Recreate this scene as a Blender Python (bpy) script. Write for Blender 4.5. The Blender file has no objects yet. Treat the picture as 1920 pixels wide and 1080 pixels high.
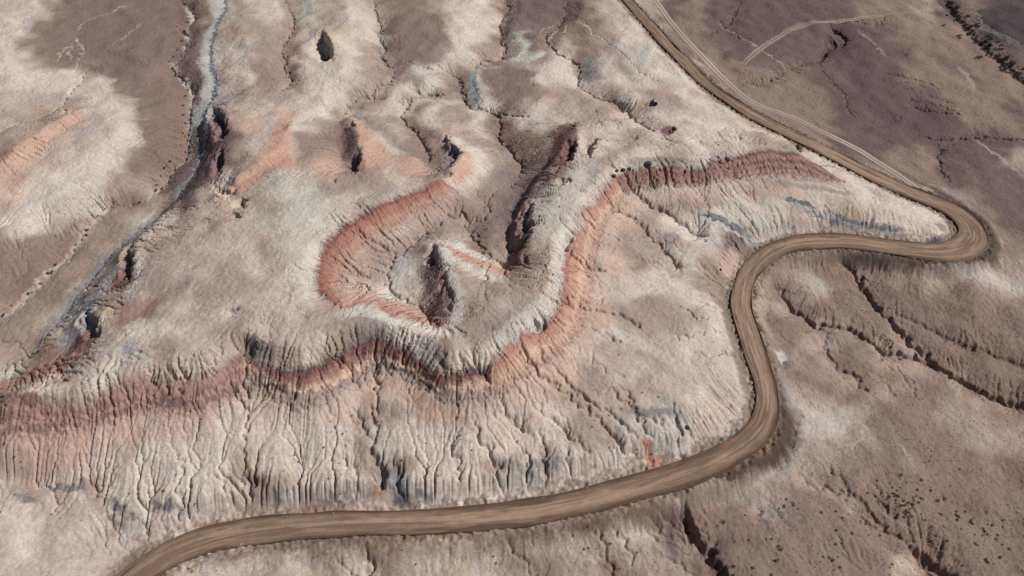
import bpy, math, random
import numpy as np

# ------------------------------------------------------------ camera, sky, sun
CAM_H = 168.0                      # drone height above the road level, metres
FPX = 1297.0                       # focal length in pixels of a 1920 px wide frame
scene = bpy.context.scene
cam_data = bpy.data.cameras.new("camera")
cam = bpy.data.objects.new("camera", cam_data)
scene.collection.objects.link(cam)
cam.location = (0.0, 0.0, CAM_H)
cam.rotation_euler = (math.radians(45.0), 0.0, 0.0)
cam_data.sensor_width = 36.0
cam_data.lens = 36.0 * FPX / 1920.0
cam_data.clip_start = 1.0
cam_data.clip_end = 20000.0
scene.camera = cam

SUN_EL = math.radians(47.0)
SUN_AZ = math.radians(86.0)        # clockwise from +Y: from the right, a little beyond
world = bpy.data.worlds.new("World")
scene.world = world
world.use_nodes = True
wn = world.node_tree
sky = wn.nodes.new("ShaderNodeTexSky")
sky.sky_type = 'NISHITA'
sky.sun_disc = False
sky.sun_elevation = SUN_EL
sky.sun_rotation = SUN_AZ
sky.altitude = 1500.0
sky.dust_density = 1.0
wn.links.new(sky.outputs[0], wn.nodes["Background"].inputs[0])
wn.nodes["Background"].inputs[1].default_value = 0.05
sun_data = bpy.data.lights.new("sun", 'SUN')
sun_data.energy = 5.0
sun_data.angle = math.radians(0.5)
sun_data.color = (1.0, 0.955, 0.90)
sun = bpy.data.objects.new("sun", sun_data)
scene.collection.objects.link(sun)
sun.rotation_euler = (math.pi / 2 - SUN_EL, 0.0, -SUN_AZ + math.pi)
scene.view_settings.view_transform = 'Standard'
scene.view_settings.look = 'None'
scene.view_settings.gamma = 1.0
scene.view_settings.exposure = -0.15
# ------------------------------------------------------------ layout of the place, in image pixels
def L(s):
    return np.array([[float(v) for v in q.split(',')] for q in s.split()])

# elevation control lines: "x,y,z ..." (x, y image pixels, z estimated metres)
CONTOURS = [
 # road
 "250,1085,0 330,1030,0 430,998,0.2 560,985,0.3 760,985,0.5 960,970,0.7 1130,938,1 1300,893,1.3 1400,850,1.6 1440,800,1.8 1442,740,2 1420,660,2.3 1392,590,2.6 1392,520,3 1430,482,3.2 1500,462,3.4 1600,460,3.6 1700,468,3.8 1780,470,4 1812,440,4.2 1790,400,4.4 1740,374,4.6 1613,317,5.2 1547,283,5.6 1480,250,6 1413,216,6.3 1347,174,6.7 1290,120,7.2 1230,60,7.8 1172,-5,8.5",
 # just below the road, outer side
 "380,1080,-2.5 450,1045,-2.5 560,1030,-2.5 760,1032,-2.5 960,1020,-2.5 1130,985,-3 1300,940,-3.5 1400,905,-3.5 1480,865,-3.5 1505,800,-3 1495,730,-2.5 1470,660,-2 1440,590,-1.5 1445,530,-1 1480,505,-0.5 1600,498,0 1700,510,0 1800,510,0 1880,480,0.5 1880,430,1 1850,380,2 1780,340,3 1660,275,4 1500,205,5 1400,150,5.7 1330,80,6.3 1270,20,7",
 "600,1080,-3.5 850,1080,-4 1100,1080,-5 1300,1080,-8",
 "1400,1080,-6 1500,1000,-4.5 1600,900,-4 1700,850,-5 1920,820,-8",
 "1500,1080,-6.5 1700,1080,-9 1760,1080,-10 1920,1080,-9",
 "1600,700,-3.5 1750,760,-5.5 1920,800,-8",
 "1560,560,-2 1700,690,-5.5 1920,765,-9",
 "1640,500,-1 1750,600,-3.5 1920,690,-6",
 "1800,560,-1 1920,600,-2.5",
 "1920,480,0 1920,400,1",
 "1500,120,4.5 1600,150,2.8 1700,250,1.5 1800,300,1 1920,330,0.5",
 "1400,0,7 1500,0,5 1600,60,2.5 1750,60,1 1850,120,-0.5 1920,180,-1.5",
 "1770,0,-1 1810,50,-1.5 1850,95,-2 1920,155,-2.5",
 "1830,0,1 1880,60,0.5 1920,90,0",
 # foot of the outer slope, on the inner side of the road
 "205,962,4.4 240,975,3 275,955,3.8 330,955,3.8 365,955,4 405,940,4.2 430,960,2 455,950,2.4 480,945,3 560,935,3.6 620,930,3.8 670,938,3",
 "775,925,3.4 850,932,3.6 900,922,3.8 980,910,4 1060,895,4.2 1120,875,4.4",
 "130,1040,2 250,1010,1.5 420,968,1.5 560,958,1.5 700,950,1.5 830,948,1.7 960,935,2 1120,905,2 1200,885,2.2 1330,835,2.4 1390,780,2.6 1402,700,3 1370,610,3.3 1355,540,3.6 1400,462,4.2 1500,440,4.3 1600,436,4.5 1740,448,4.8 1770,430,5",
 "0,1080,4 60,1060,4 150,1080,2",
 # brow of the lower bluff
 "0,905,5.63 90,908,5.63 170,908,5.85 205,930,5.42 240,952,5.27 275,935,5.7 330,930,5.85 345,935,4.55 365,925,5.99 405,905,6.14 425,925,5.27 436,946,3.54 450,915,4.91 463,935,3.2 478,905,4.91 500,885,6.28 560,870,6.42 620,872,6.42 660,888,5.99 690,920,4.19 714,915,2.6 735,905,4.19 770,895,5.27 800,872,6.35 850,866,6.42 872,890,5.27 890,872,6.28 930,880,5.13 950,856,6.42 985,880,5.13 1000,848,6.57 1020,868,5.27 1040,845,6.57 1110,832,6.57 1150,812,6.71 1230,790,8 1310,740,8 1345,650,8 1310,575,8.2 1290,500,8.3 1300,440,8.5 1380,395,9 1480,365,9 1600,370,8.5 1700,405,7",
 # bottom of the red beds
 "0,840,12.5 100,818,12.7 200,795,13 280,775,13.3 370,785,13 430,750,13.3 458,752,12.6 520,745,13.8 560,760,13.5 600,748,13.8 645,720,14 700,682,14 760,700,14 830,748,13 850,750,13 900,742,13.4 955,735,13.5 1000,702,13.6 1050,662,13.8 1080,632,13.8 1100,600,14 1112,545,14 1120,470,14 1128,430,14 1150,392,14 1175,360,14 1250,347,13.6 1345,342,13 1440,320,11.6 1500,328,9.4 1550,332,7.8",
 # top of the red beds
 "0,758,18 90,758,18 170,745,18.2 265,718,18.5 340,712,18.2 400,700,18.5 435,672,18.7 458,650,17.4 500,678,18.7 560,690,18.5 605,678,18.7 640,652,18.9 700,632,18.9 770,655,18.6 830,702,17.6 890,682,18.3 930,676,18.4 960,640,18.7 1000,618,18 1030,602,18.4 1050,560,18.7 1053,500,18.7 1065,450,18.7 1078,405,18.7 1110,384,18.5 1130,352,18.4 1180,318,18.2 1260,312,17.8 1330,310,17 1400,290,16.6 1460,286,14.2 1510,296,11 1545,314,8.8",
 # rim above
 "0,742,20 100,735,20.5 200,700,21 290,672,21.5 400,650,22 445,625,21.8 500,640,22 580,645,22 640,620,22 700,600,22 790,620,21.5 840,660,20.8 900,650,21 950,610,21 1000,575,21 1025,520,21 1035,470,21 1050,420,20.5 1080,380,20 1110,345,20 1150,305,19.8 1220,285,19.3 1320,275,18 1420,270,15.8 1485,275,12",
 "1490,284,10.5 1540,310,8.6 1640,360,6.6 1720,396,5.4",
 "1120,240,16.5 1220,255,15.5 1320,248,13 1380,235,10 1420,246,9",
 "1150,180,11 1225,195,11.5 1300,190,9.5 1370,200,8",
 "1150,100,10 1220,90,9.5 1280,130,8.5",
 "1090,0,9.5 1150,40,9.5",
 # plateau interior
 "300,600,20.5 450,560,22.5 560,560,23 600,600,22.5",
 "330,460,20 400,430,21 480,420,22 560,380,22.5",
 "480,480,22.5 560,470,23",
 "440,400,20.5 470,380,20.5 520,345,20.5 575,330,20 640,345,20 720,335,19.5 790,345,19.5",
 "640,390,21.8 580,470,22.5 570,530,22.5",
 # outer edge of the bowl, foot of its orange wall, floor
 "830,335,18.5 770,355,19 700,390,20 650,425,20.5 610,455,20.8 592,490,20.8 595,540,20.5 625,575,20",
 "862,347,14.8 802,387,14.8 742,433,14.8 693,473,14.8 664,512,14.6 662,546,14.6",
 "910,383,11.6 880,412,12 867,402,12 840,407,12.2 807,432,12.4 767,458,12.6 737,485,12.8 727,505,13 725,527,13.1 733,547,13.2 753,560,13.4 773,567,13.6 790,577,13.8 803,593,14.2",
 "625,578,20.3 660,560,19.5 700,555,19.3 725,590,19.8 790,605,19.5 820,622,19.8 832,625,20",
 "650,575,21 700,570,21.2 740,600,21.2 790,612,21",
 # pyramid and scarp
 "817,458,20.5 832,500,20.8 848,540,20.8 852,575,20.5 838,612,20",
 "802,482,16.5 808,520,16.8 816,560,17 822,590,17.5",
 "778,505,13.8 790,545,14.2",
 "817,458,20.5 850,470,19.2 890,490,18.5 935,513,17.5",
 "845,455,16.5 900,478,14.8 945,500,13.2",
 "870,560,20.8 930,560,20.8 980,560,20.8 900,620,20.8",
 "960,520,18.5 1000,520,20.5",
 # canyon
 "700,178,9.5 640,230,11",
 "950,503,12.8 955,470,12.2 945,430,12 935,395,11.5 960,350,11 975,320,10.2 970,290,9.6 945,260,8.8 935,230,8.2 915,200,7.4 880,190,7 865,150,6.9",
 "1040,240,15.5 1035,275,13.8 1020,320,13 995,350,12.8 975,375,12.6 963,410,12.5 958,450,12.6",
 "1078,228,18.5 1083,255,18.8 1080,285,18.8 1060,310,18.8 1035,328,18.8 1012,350,18.8 1000,380,18.8 995,410,19 990,440,19.2 992,475,19.3 975,503,18.5",
 "1060,242,16.8 1056,280,16.8 1036,300,16.6 1012,320,16.6 992,348,16.6 977,380,16.8 968,405,16.8 963,450,16.8 962,482,16.6",
 "1040,420,20.3 1030,380,20.3 1070,330,20 1120,290,19.5",
 "1118,262,19.8 1114,285,19.8", "1101,266,16.5 1099,286,16.5",
 "1150,283,18.5 1120,295,19",
 "1040,175,9.5 1000,200,10 960,230,9 1020,260,12",
 "1080,150,7.8 1140,185,8 1200,225,10",
 "950,0,5 940,60,5.4 945,90,5.6 925,115,6 890,125,6.3",
 "1000,60,8 1010,90,9.5 1000,120,9.5 1040,110,9.5",
 "1065,20,6.5 1030,70,7 1085,125,7.4 1085,160,7.8",
 "860,20,9 870,60,10 820,80,10.5 780,50,10",
 "780,120,10 810,90,10.5 730,170,11 800,150,10.5",
 # north hollows and their crests
 "604,57,14.5 613,68,16.5 621,84,16.5 624,105,14.5", "593,68,10.5 598,88,9.5 608,98,9.5 619,112,12",
 "560,150,12.5 600,160,13.5 640,130,14.5 660,60,13.5 650,10,12",
 "590,200,14.5 620,180,14",
 "648,218,14 662,238,17 674,270,18 676,300,18 672,318,17.5", "640,228,14 638,270,13.5 644,300,13.3 655,318,13",
 "610,260,14.5 590,300,17",
 "700,290,17.5 740,310,17.5 700,250,15.5",
 "826,250,14.5 840,258,16 853,275,17 868,288,17 850,308,17 838,328,17.5","824,262,13 832,285,13 836,300,13.3 815,318,14",
 "900,300,13 920,330,11.5 880,330,15",
 "760,210,11 800,240,12.5 770,270,13.5",
 "530,240,16.5 500,200,14.5 450,170,12",
 "410,355,13 440,350,17.5 500,305,18.5 540,285,18.5 560,255,17.5",
 "430,345,19.5 470,310,20 520,280,20 545,235,18.5",
 "440,250,19 480,260,19",
 # cliffs above the striped valley
 "405,196,14.5 420,205,17 430,230,18 424,262,18.5 416,290,18.5 416,318,18.5 408,340,17.5",
 "388,212,12.5 400,235,13.8 400,262,13.8 393,290,13.3 389,315,12.8 384,335,11.5",
 "248,452,15.5 247,475,17 248,505,17.5 240,530,17 220,548,13",
 "230,475,13 228,500,13.6 228,520,13.6 220,535,12",
 "163,577,14 176,590,17 182,610,17.5 180,632,17 160,660,14.5 120,690,13 60,712,11.5 0,735,10",
 "143,600,12 154,612,13.6 164,632,14 145,650,12 110,675,8 50,700,5.5 0,720,4",
 "330,372,11 290,425,12 262,445,13.5",
 "300,470,19 275,540,19 215,600,19 210,650,18.5 100,715,17.5 30,735,17.5",
 "420,0,8.5 410,33,8 400,67,7.6 395,120,7.2 405,155,7 385,205,6.6 370,250,6.3 372,300,6 345,355,5.5 287,413,4.8 213,470,4 160,537,3 100,613,1.8 57,662,1 0,690,0.4",
 "370,0,8.2 375,120,8 370,180,7.4",
 "340,0,7 350,45,6.7 335,100,6.3 320,120,6 355,165,5.6 350,230,5.2 346,290,4.8 305,335,4.3 285,375,3.8 205,390,3.2 160,435,2.7 120,490,2 60,550,1 0,600,0",
 "260,430,4.8 180,500,3.8 100,590,2",
 "470,100,12.5 450,40,11 460,0,10",
 "530,20,9 545,60,9.3 530,110,10.2 540,160,11.5",
 "580,20,10.5", "705,30,8.5 722,85,9 740,130,10 700,170,11",
 # west
 "250,0,9.5 160,40,9.8 150,100,9.3 155,145,8.6 115,200,8.8 30,235,9.2 0,245,9.5",
 "0,120,13 60,40,13.5 100,0,13",
 "260,60,8.5 250,180,8.5",
 "180,150,9.8 220,190,11 220,250,11 150,290,10.5",
 "150,205,12 110,222,12.5 70,248,12.8 30,278,12.8 0,300,12.8",
 "150,225,9.5 110,250,9.5 50,300,9.5 0,345,9.5",
 "200,310,8 130,350,8.5 60,400,8 0,440,7",
 "240,330,6.5 150,410,4.8 60,470,3.8 0,520,2.8",
]

# incised gullies: width m, depth m, line
GULLIES = [
 (2.4,1.6,"340,0 357,15 363,30 350,42 335,50 352,60 345,80 335,100 322,115 318,122 335,140 355,160 360,172 352,200 350,230 348,270 345,290 320,310 305,330 292,355"),
 (2.2,1.0,"292,355 275,380 250,383 210,383 195,395 175,415 160,435 140,465 125,485 100,503 80,525 60,548 40,565 20,585 0,597 -40,620"),
 (1.0,0.9,"318,122 295,118 260,116 220,120 165,128 153,148 135,170 115,197 95,210 60,225 30,235 0,245"),
 (0.8,0.35,"250,0 230,12 200,25 165,35 145,55 140,63 150,85 157,95 147,115 140,135"),
 (0.8,0.3,"143,78 115,95 107,115"), (0.7,0.3,"135,80 130,100 137,115"),
 (0.9,0.5,"345,232 300,240 270,255 250,275"), (0.8,0.5,"348,268 310,272 290,280"),
 (1.6,1.3,"530,-5 545,20 550,45 540,65 530,75 527,95 535,110 530,120 545,145 535,160 525,170"),
 (1.0,0.8,"545,145 560,150"), (1.0,0.8,"530,120 520,130"),
 (2.0,1.5,"700,-5 703,20 712,40 708,65 722,85 712,100 725,118 740,125"),
 (1.4,1.2,"740,125 735,140 730,150 705,155 697,170 700,178 670,180 650,195 642,215"),
 (1.6,1.6,"950,0 955,10 945,25 935,40 940,60 938,70 948,85 940,105 928,113"),
 (1.3,1.4,"928,113 905,106 893,115 890,128"),
 (1.6,1.6,"815,120 845,130 860,140 865,165 870,180 880,195 900,200 915,200 935,210 940,230 930,250 955,270 965,290 978,300 975,325"),
 (1.2,1.0,"915,195 950,210 990,220"), (1.1,1.0,"750,105 780,122 815,128"),
 (1.5,1.6,"762,165 780,165 790,172 800,172 830,175"),
 (1.5,1.5,"770,180 760,200 748,212 780,240 790,260 800,275 805,300"),
 (1.6,1.4,"1070,-5 1055,10 1063,20 1050,40 1035,55 1020,62 1028,80 1050,98 1070,108 1085,120 1085,145 1083,160 1100,165 1115,175 1140,182 1160,188 1180,205 1205,228 1225,245"),
 (0.9,0.5,"1063,22 1080,30 1100,45 1110,55 1108,62 1130,68 1138,80 1160,95 1185,120 1200,135 1230,150"),
 (0.8,0.4,"1048,42 1060,30"), (0.8,0.5,"995,125 1000,145 998,165"),
 (1.4,1.0,"1390,0 1380,20 1370,40 1345,55 1330,65"), (0.9,0.6,"1370,40 1385,70"),
 (2.8,2.2,"1555,40 1570,55 1590,68 1580,80 1555,85 1545,100 1535,115"),
 (1.8,1.4,"1535,115 1500,118 1480,125 1455,140 1440,150 1400,155"),
 (1.1,0.8,"1535,115 1545,135 1565,160 1590,185 1585,200 1600,220"),
 (1.8,1.6,"1700,200 1720,197 1745,205 1765,207 1800,210"), (0.9,0.6,"1700,200 1695,215 1670,232 1640,238"),
 (1.1,1.0,"1655,135 1700,145 1740,155 1760,165"), (1.0,0.8,"1660,148 1720,160 1760,172"), (1.0,0.8,"1690,165 1760,185 1790,195"),
 (1.0,0.8,"1680,180 1740,192 1790,205"),
 (1.8,1.6,"1720,253 1760,258 1800,255 1850,252 1920,258 1980,262"), (1.3,1.2,"1800,260 1770,275 1760,290 1765,310 1780,340"),
 (1.5,1.1,"1545,35 1600,40 1650,42 1660,30"), (1.0,0.8,"1490,10 1540,18 1580,20"),
 (6.0,1.4,"1765,-30 1775,0 1795,30 1820,60 1850,90 1885,120 1920,150 1990,200"),
 (2.2,1.9,"1447,527 1467,543 1480,567 1493,580 1513,587 1533,603 1557,605 1573,610 1600,615 1613,623 1630,633 1647,645 1663,662 1697,665 1723,667"),
 (3.0,2.6,"1700,665 1723,667 1747,677 1780,693 1813,713 1840,730 1880,750 1920,760 2000,790"),
 (2.2,2.2,"1563,467 1573,483 1593,500 1610,513 1613,527 1627,547 1643,567 1653,580 1670,593 1680,610 1703,630 1707,643 1727,653 1743,667 1750,677"),
 (3.2,1.2,"1663,580 1713,600 1773,630 1813,650 1863,663 1913,683 1980,700"),
 (1.3,1.2,"1553,617 1550,643 1557,670 1580,690 1600,700 1613,720 1625,733"),
 (1.0,0.9,"1650,705 1658,715 1672,735"), (1.0,0.9,"1682,690 1705,715 1712,735 1725,750"),(0.9,0.7,"1650,705 1682,690"),
 (1.0,0.8,"1700,565 1680,570 1660,575"), (1.0,0.8,"1610,513 1640,530"),
 (2.0,2.4,"1250,925 1262,935 1275,945 1280,965 1290,985"),
 (4.5,3.2,"1285,975 1290,985 1303,1010 1320,1030 1345,1060 1360,1085"),
 (1.0,0.7,"1320,1010 1335,1022 1350,1015"), (1.0,0.7,"1320,975 1322,1000 1318,1020"),
 (1.6,1.2,"1500,887 1527,907 1557,917 1593,927 1613,933 1633,953 1650,977 1670,997 1690,1005 1710,1017"),
 (4.5,2.6,"1705,1015 1727,1033 1747,1057 1780,1073 1800,1090"),
 (1.2,0.9,"1545,873 1570,890 1590,915 1593,925"), (1.2,1.0,"1615,895 1640,925 1665,950 1690,965 1705,980 1708,1005 1715,1020"),
 (1.0,0.7,"1560,970 1600,975 1650,985"),
 (1.6,1.8,"687,1003 688,1027 693,1053 695,1085"), (1.1,0.9,"625,1040 650,1065 665,1082"),
 (1.1,0.9,"940,1005 960,1030 985,1060 1005,1085"), (1.2,1.0,"987,985 993,1015 1005,1030"),
 (1.1,1.0,"1105,985 1125,1010 1135,1040 1150,1065 1160,1085"), (1.0,0.8,"1145,985 1160,1005 1180,1030 1190,1060"),
 (0.9,0.8,"1215,955 1250,975 1280,1000"),(0.9,0.8,"1200,970 1240,995 1290,1020"),(0.9,0.8,"1195,985 1240,1015 1300,1040"),(0.9,0.7,"1230,1040 1280,1065 1310,1080"),
 # outer slope
 (1.3,1.2,"703,640 703,680 703,720 703,757 703,780 701,827 697,845"), (2.4,2.0,"697,845 708,863 715,883 715,912"),
 (2.0,1.4,"735,870 745,890 750,915 757,938"), (1.1,1.0,"660,770 680,800 695,830"), (1.0,1.0,"640,860 665,880 670,900 665,935"),
 (1.2,1.1,"458,650 458,720 459,770 461,820"), (1.4,1.3,"461,820 453,880 463,907 467,933"), (1.2,1.0,"480,870 475,900 468,925"),
 (1.1,1.0,"390,890 420,905 430,935 440,950"), (1.1,1.0,"338,850 340,890 334,920 340,940 337,975"), (1.0,0.8,"280,935 285,910"),
 (1.1,1.0,"175,910 190,922 192,945"), (1.0,0.8,"60,905 95,920 105,935 108,960"),
 (1.3,1.2,"887,787 897,820 917,847 930,873 937,897 943,910"), (1.0,1.0,"840,830 860,870 865,900"),
 (1.2,1.1,"987,840 990,867 990,907"), (1.2,1.1,"1010,813 1022,840 1022,867 1023,893 1027,922"), (1.0,0.9,"1060,850 1070,875 1078,900"),
 (1.3,1.1,"973,627 980,653 993,680 1010,697 1033,720 1063,740 1100,770 1120,783 1147,817 1167,837 1193,850"),
 (1.2,1.1,"1007,627 1013,660 1027,680 1050,700 1067,720 1100,745 1140,770 1165,790 1190,825"),
 (1.2,1.1,"1127,720 1160,743 1187,767 1207,793 1217,817"), (1.1,1.0,"1160,720 1180,740 1200,780 1240,790"), (1.1,1.0,"1240,750 1262,765 1270,800 1273,830"),
 (1.1,1.0,"1000,760 1040,790 1080,830 1100,850"), (1.1,0.9,"940,745 960,790 990,815"), (1.0,0.9,"1080,735 1120,760"),
 (1.4,1.2,"1013,550 1033,560 1060,567 1083,570 1107,578 1140,588 1160,593 1200,610"), (0.8,0.6,"1060,565 1065,552 1090,562"),
 (1.0,0.9,"1110,618 1140,630 1160,640"), (1.0,0.7,"1110,655 1112,680 1140,700 1170,705"),
 (1.3,1.2,"1047,443 1067,463 1100,497 1133,508"), (1.0,0.9,"1085,400 1100,415 1130,435 1160,450"),
 (1.4,1.2,"1133,358 1150,387 1180,400 1207,420 1223,443 1240,460 1257,477 1270,493 1280,495"), (1.0,0.8,"1190,480 1240,495 1280,495 1320,500"),
 (1.6,1.5,"1167,322 1185,345 1205,367 1225,382 1255,392 1267,405 1285,415 1305,432 1322,442"),
 (1.0,1.0,"1205,302 1218,325 1220,345"), (1.0,1.0,"1232,300 1245,330 1248,350"), (1.0,1.0,"1258,300 1260,330 1262,350"), (1.0,0.9,"1278,300 1282,325"),
 (1.0,1.0,"1330,285 1345,300 1362,318"), (1.0,1.0,"1360,285 1365,315 1390,335"), (0.9,0.8,"1382,285 1400,300"),
 (1.0,0.8,"1250,570 1290,580 1310,600 1330,598"), (1.0,0.8,"1230,640 1290,632 1320,622 1355,622"), (1.0,0.8,"1290,660 1330,670 1360,660 1382,663"),
 (1.0,1.1,"275,690 285,712 282,750"), (1.1,1.3,"310,680 320,695 318,712 305,745"), (1.1,1.3,"338,680 342,710 335,750"), (1.0,1.0,"420,635 405,665 385,690"),
 (1.0,1.1,"455,640 470,665 460,690"), (1.0,1.0,"600,620 620,650 650,680 655,700 680,720"), (1.0,0.9,"640,610 642,655"), (1.0,0.9,"585,640 620,670 640,690"),
 (1.3,1.3,"828,660 830,690 832,705"), (1.2,1.0,"885,650 893,680 920,720"), (1.0,1.0,"860,652 868,690"), (1.0,1.0,"748,600 755,630 752,665 760,690"),
 # bowl and canyon
 (1.6,1.3,"975,325 960,345 925,360 910,380 917,395 905,410 880,413 867,400 840,405 807,430 767,457 737,483 727,503 725,527 733,547 753,560 773,567 790,577 803,593 813,613"),
 (1.4,1.3,"868,402 878,423 890,440 907,467 930,480 943,497 947,503"), (0.9,0.9,"918,482 915,505 913,520"),
 (1.0,0.9,"650,420 700,450 730,470"), (1.0,0.9,"610,470 650,500 690,520"), (1.0,0.9,"600,510 640,520 680,530 700,545"),
 (0.8,0.8,"420,0 423,17 410,33 400,67 393,100 397,127 405,150 400,180 383,207 373,233 370,247 375,267 373,300 363,327 343,353 323,380 287,413 260,433 213,470 187,503 160,537 133,567 100,613 77,653 57,662"),
 (0.9,0.8,"57,662 40,655 30,640 0,637"), (1.0,0.8,"200,535 160,540 130,545"),
]

# colour of the ground, estimated by eye in image pixels, on a 40 px lattice (letters: see PAL)
GROUND = """
pwtmmmmmmmvtwtvtwtmmtwwtmnnmpptnmnnnndnnmmmtdmdd
wwmmmmmmmmttttpypvmmmwwmvmmmtwpmmnnnnnndnnmmmmDD
ptmmmmmmmvwwtmwpptmmvwttvmwttvwmmmnnnnnddnnmnnmn
wwwwwmmtmmtwtmwwpttvvmvmmwwvwvwwwmmmmmnndnmmmnnm
ppptwpmmmvvtpwvwttwttmvmmttttwttwtmmmmnnddnnmmmn
pttypwtmmgnypowtpttmwtwmwwpttppwpwttmmmnnnddnmmn
toypvvtmmnntppmmnopmtptmmtrpptppwwwttmmmmnnnnnnn
rypwwwmmmnntootoRopmnowtmmrvtwwtwpppppwtmmmmnnnt
owwwvttpnnptvvvtttpptwptmnvvwwwwwwwttwwwwtmmnnnn
owvvvmmtnppptvvvvtpptmtmnvwwwwttttvwvpwvwwwwtmnn
wwttttvwptptvvvvptwpttmtnvvtwttwwvvvvppttwwwtbmn
ttmmttvttppptppppmtmwwmtmtwpwtttvpnpttttpwwwtbtm
mmmtvrvtppttppwppmwvmtypttwpwmpppoptmtmmnmtttbtt
mmmvtpptptttppppwwwvttttttwpppptwtptmttmnnmtmmtt
tmtvtyrtppppppttppptrtttpwpttttpwwtttnmmmnnnmmmm
mtvrpppWppttpppptmwwwwmmwttpwwpppWwtbmttmmmmnnmm
ttrptvptpppyntwtttvvmwwwtpwwtpppWwwbmttmmttnnnnm
vowtvvvtwwyppptpyptttppppwptppppppwwbmmtmmtmtmnn
twwwwtrprpwpmpywwtvtmyppwpttptwwWwwbmttmmtmmtmmn
rrrrpyppppwpwvwwpttvtvwwppwttvvvwWwbbtwwtmmmtwtm
Ooppwwtwvvptwvvpptvwwwpwpwpttvwvvwwbbwwwwmmmmtwt
ppppwptwwwwtpvwwwtmwppptptwwwwowwwbbbwwvtmtmmmtm
vtpptpwtwwwnttwvvwgpwwwvvvwwwwopttbbmwwtmmmmmmmm
WwwvtvwtvwwttvtvppnvwwwwvwvpttttmmmpwttTmmmmmmmm
WWwpvtvpwppotttpppttwwppttttttbnmmmmttmmmmnmmmmm
wWwppppppptpppttmmtttptttttttppntnmmmmmmtmtnmmmm
wwwpptttpppptpptpmtppypptmttmmttmntnnnmmmtynmmmm
"""
PAL = {
 'W': (197,185,172), 'w': (192,179,168), 'v': (177,168,157), 'g': (146,147,147), 'p': (175,160,149),
 't': (156,138,126), 'T': (156,138,126), 'm': (131,112,102), 'n': (102,85,83), 'd': (86,72,72), 'D': (70,63,64),
 'o': (180,151,133), 'O': (162,126,110), 'r': (140,109,101), 'R': (106,80,78), 'y': (180,161,141), 'b': (128,109,95),
}

# breaks of slope: drop m, reach m, crest line (the drop is on its left, seen from the drone)
SCARPS = [
 (5.5,7,"605,57 613,68 619,80 622,92 624,106"),
 (4.5,6,"400,195 415,207 426,230 423,254"), (5,5,"420,272 417,300 411,320"), (3,4,"414,324 409,335 400,343"),
 (5,5,"249,452 247,475 248,498 241,514"), (4,5,"162,577 172,590 179,604 183,618 179,630"), (1.6,4,"178,632 165,652 130,676"),
 (4.5,6,"674,282 674,300 668,319"), (2.5,4,"660,222 668,240"), 
 (3,4,"838,251 843,264"), (4,5,"850,268 864,286 852,300 842,312"), (2.5,3.5,"852,322 846,332 830,334"),
 (3,3,"1070,229 1083,236"), (5,5,"1081,258 1079,285 1071,302"), (2.5,3,"1052,312 1046,324"), (1.2,3,"1030,330 1012,352"),
 (4,5,"997,380 995,400 997,418 992,434"), (4.5,6,"991,440 986,452 970,470"), (2,4,"990,475 985,495"),
 (4.5,3.5,"816,457 819,475 822,491"), (1.2,2.5,"824,495 840,530 850,560 846,585"),
 (4,3.5,"1118,262 1113,276 1111,292"),
 (2.2,2.5,"449,579 441,585 430,596"),
 (2.2,3,"408,345 428,358 446,356"), (3.5,5,"450,368 463,372 458,388"), (2.5,4,"438,394 453,398 452,406"),
 (2.5,4,"1070,335 1062,342 1050,350"), (2.5,3,"1021,600 1018,612 1014,624"), (2.5,3.5,"1074,441 1074,452 1062,462"),
 (3,3,"336,690 333,714"), (3,3,"357,694 351,714"), (2,3,"300,700 298,716"),
 (1.8,2.2,"238,628 226,643"), (1.4,2,"263,654 249,654"), (1.6,2,"50,755 62,762"), (1.6,2,"75,760 92,765"),
 (2,3,"1262,235 1268,243 1258,250"), (1.6,2.5,"1196,252 1192,262"), (2,2.5,"1503,266 1500,282"), (1.6,2,"1480,270 1496,265"),
 (1.8,2,"130,715 118,702"), (1.5,2,"1555,602 1570,612"), (1.2,1.6,"1492,790 1496,815 1482,850"),
 (1.6,2,"625,345 632,335"), (1.5,2,"625,575 640,570"),
]
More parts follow.
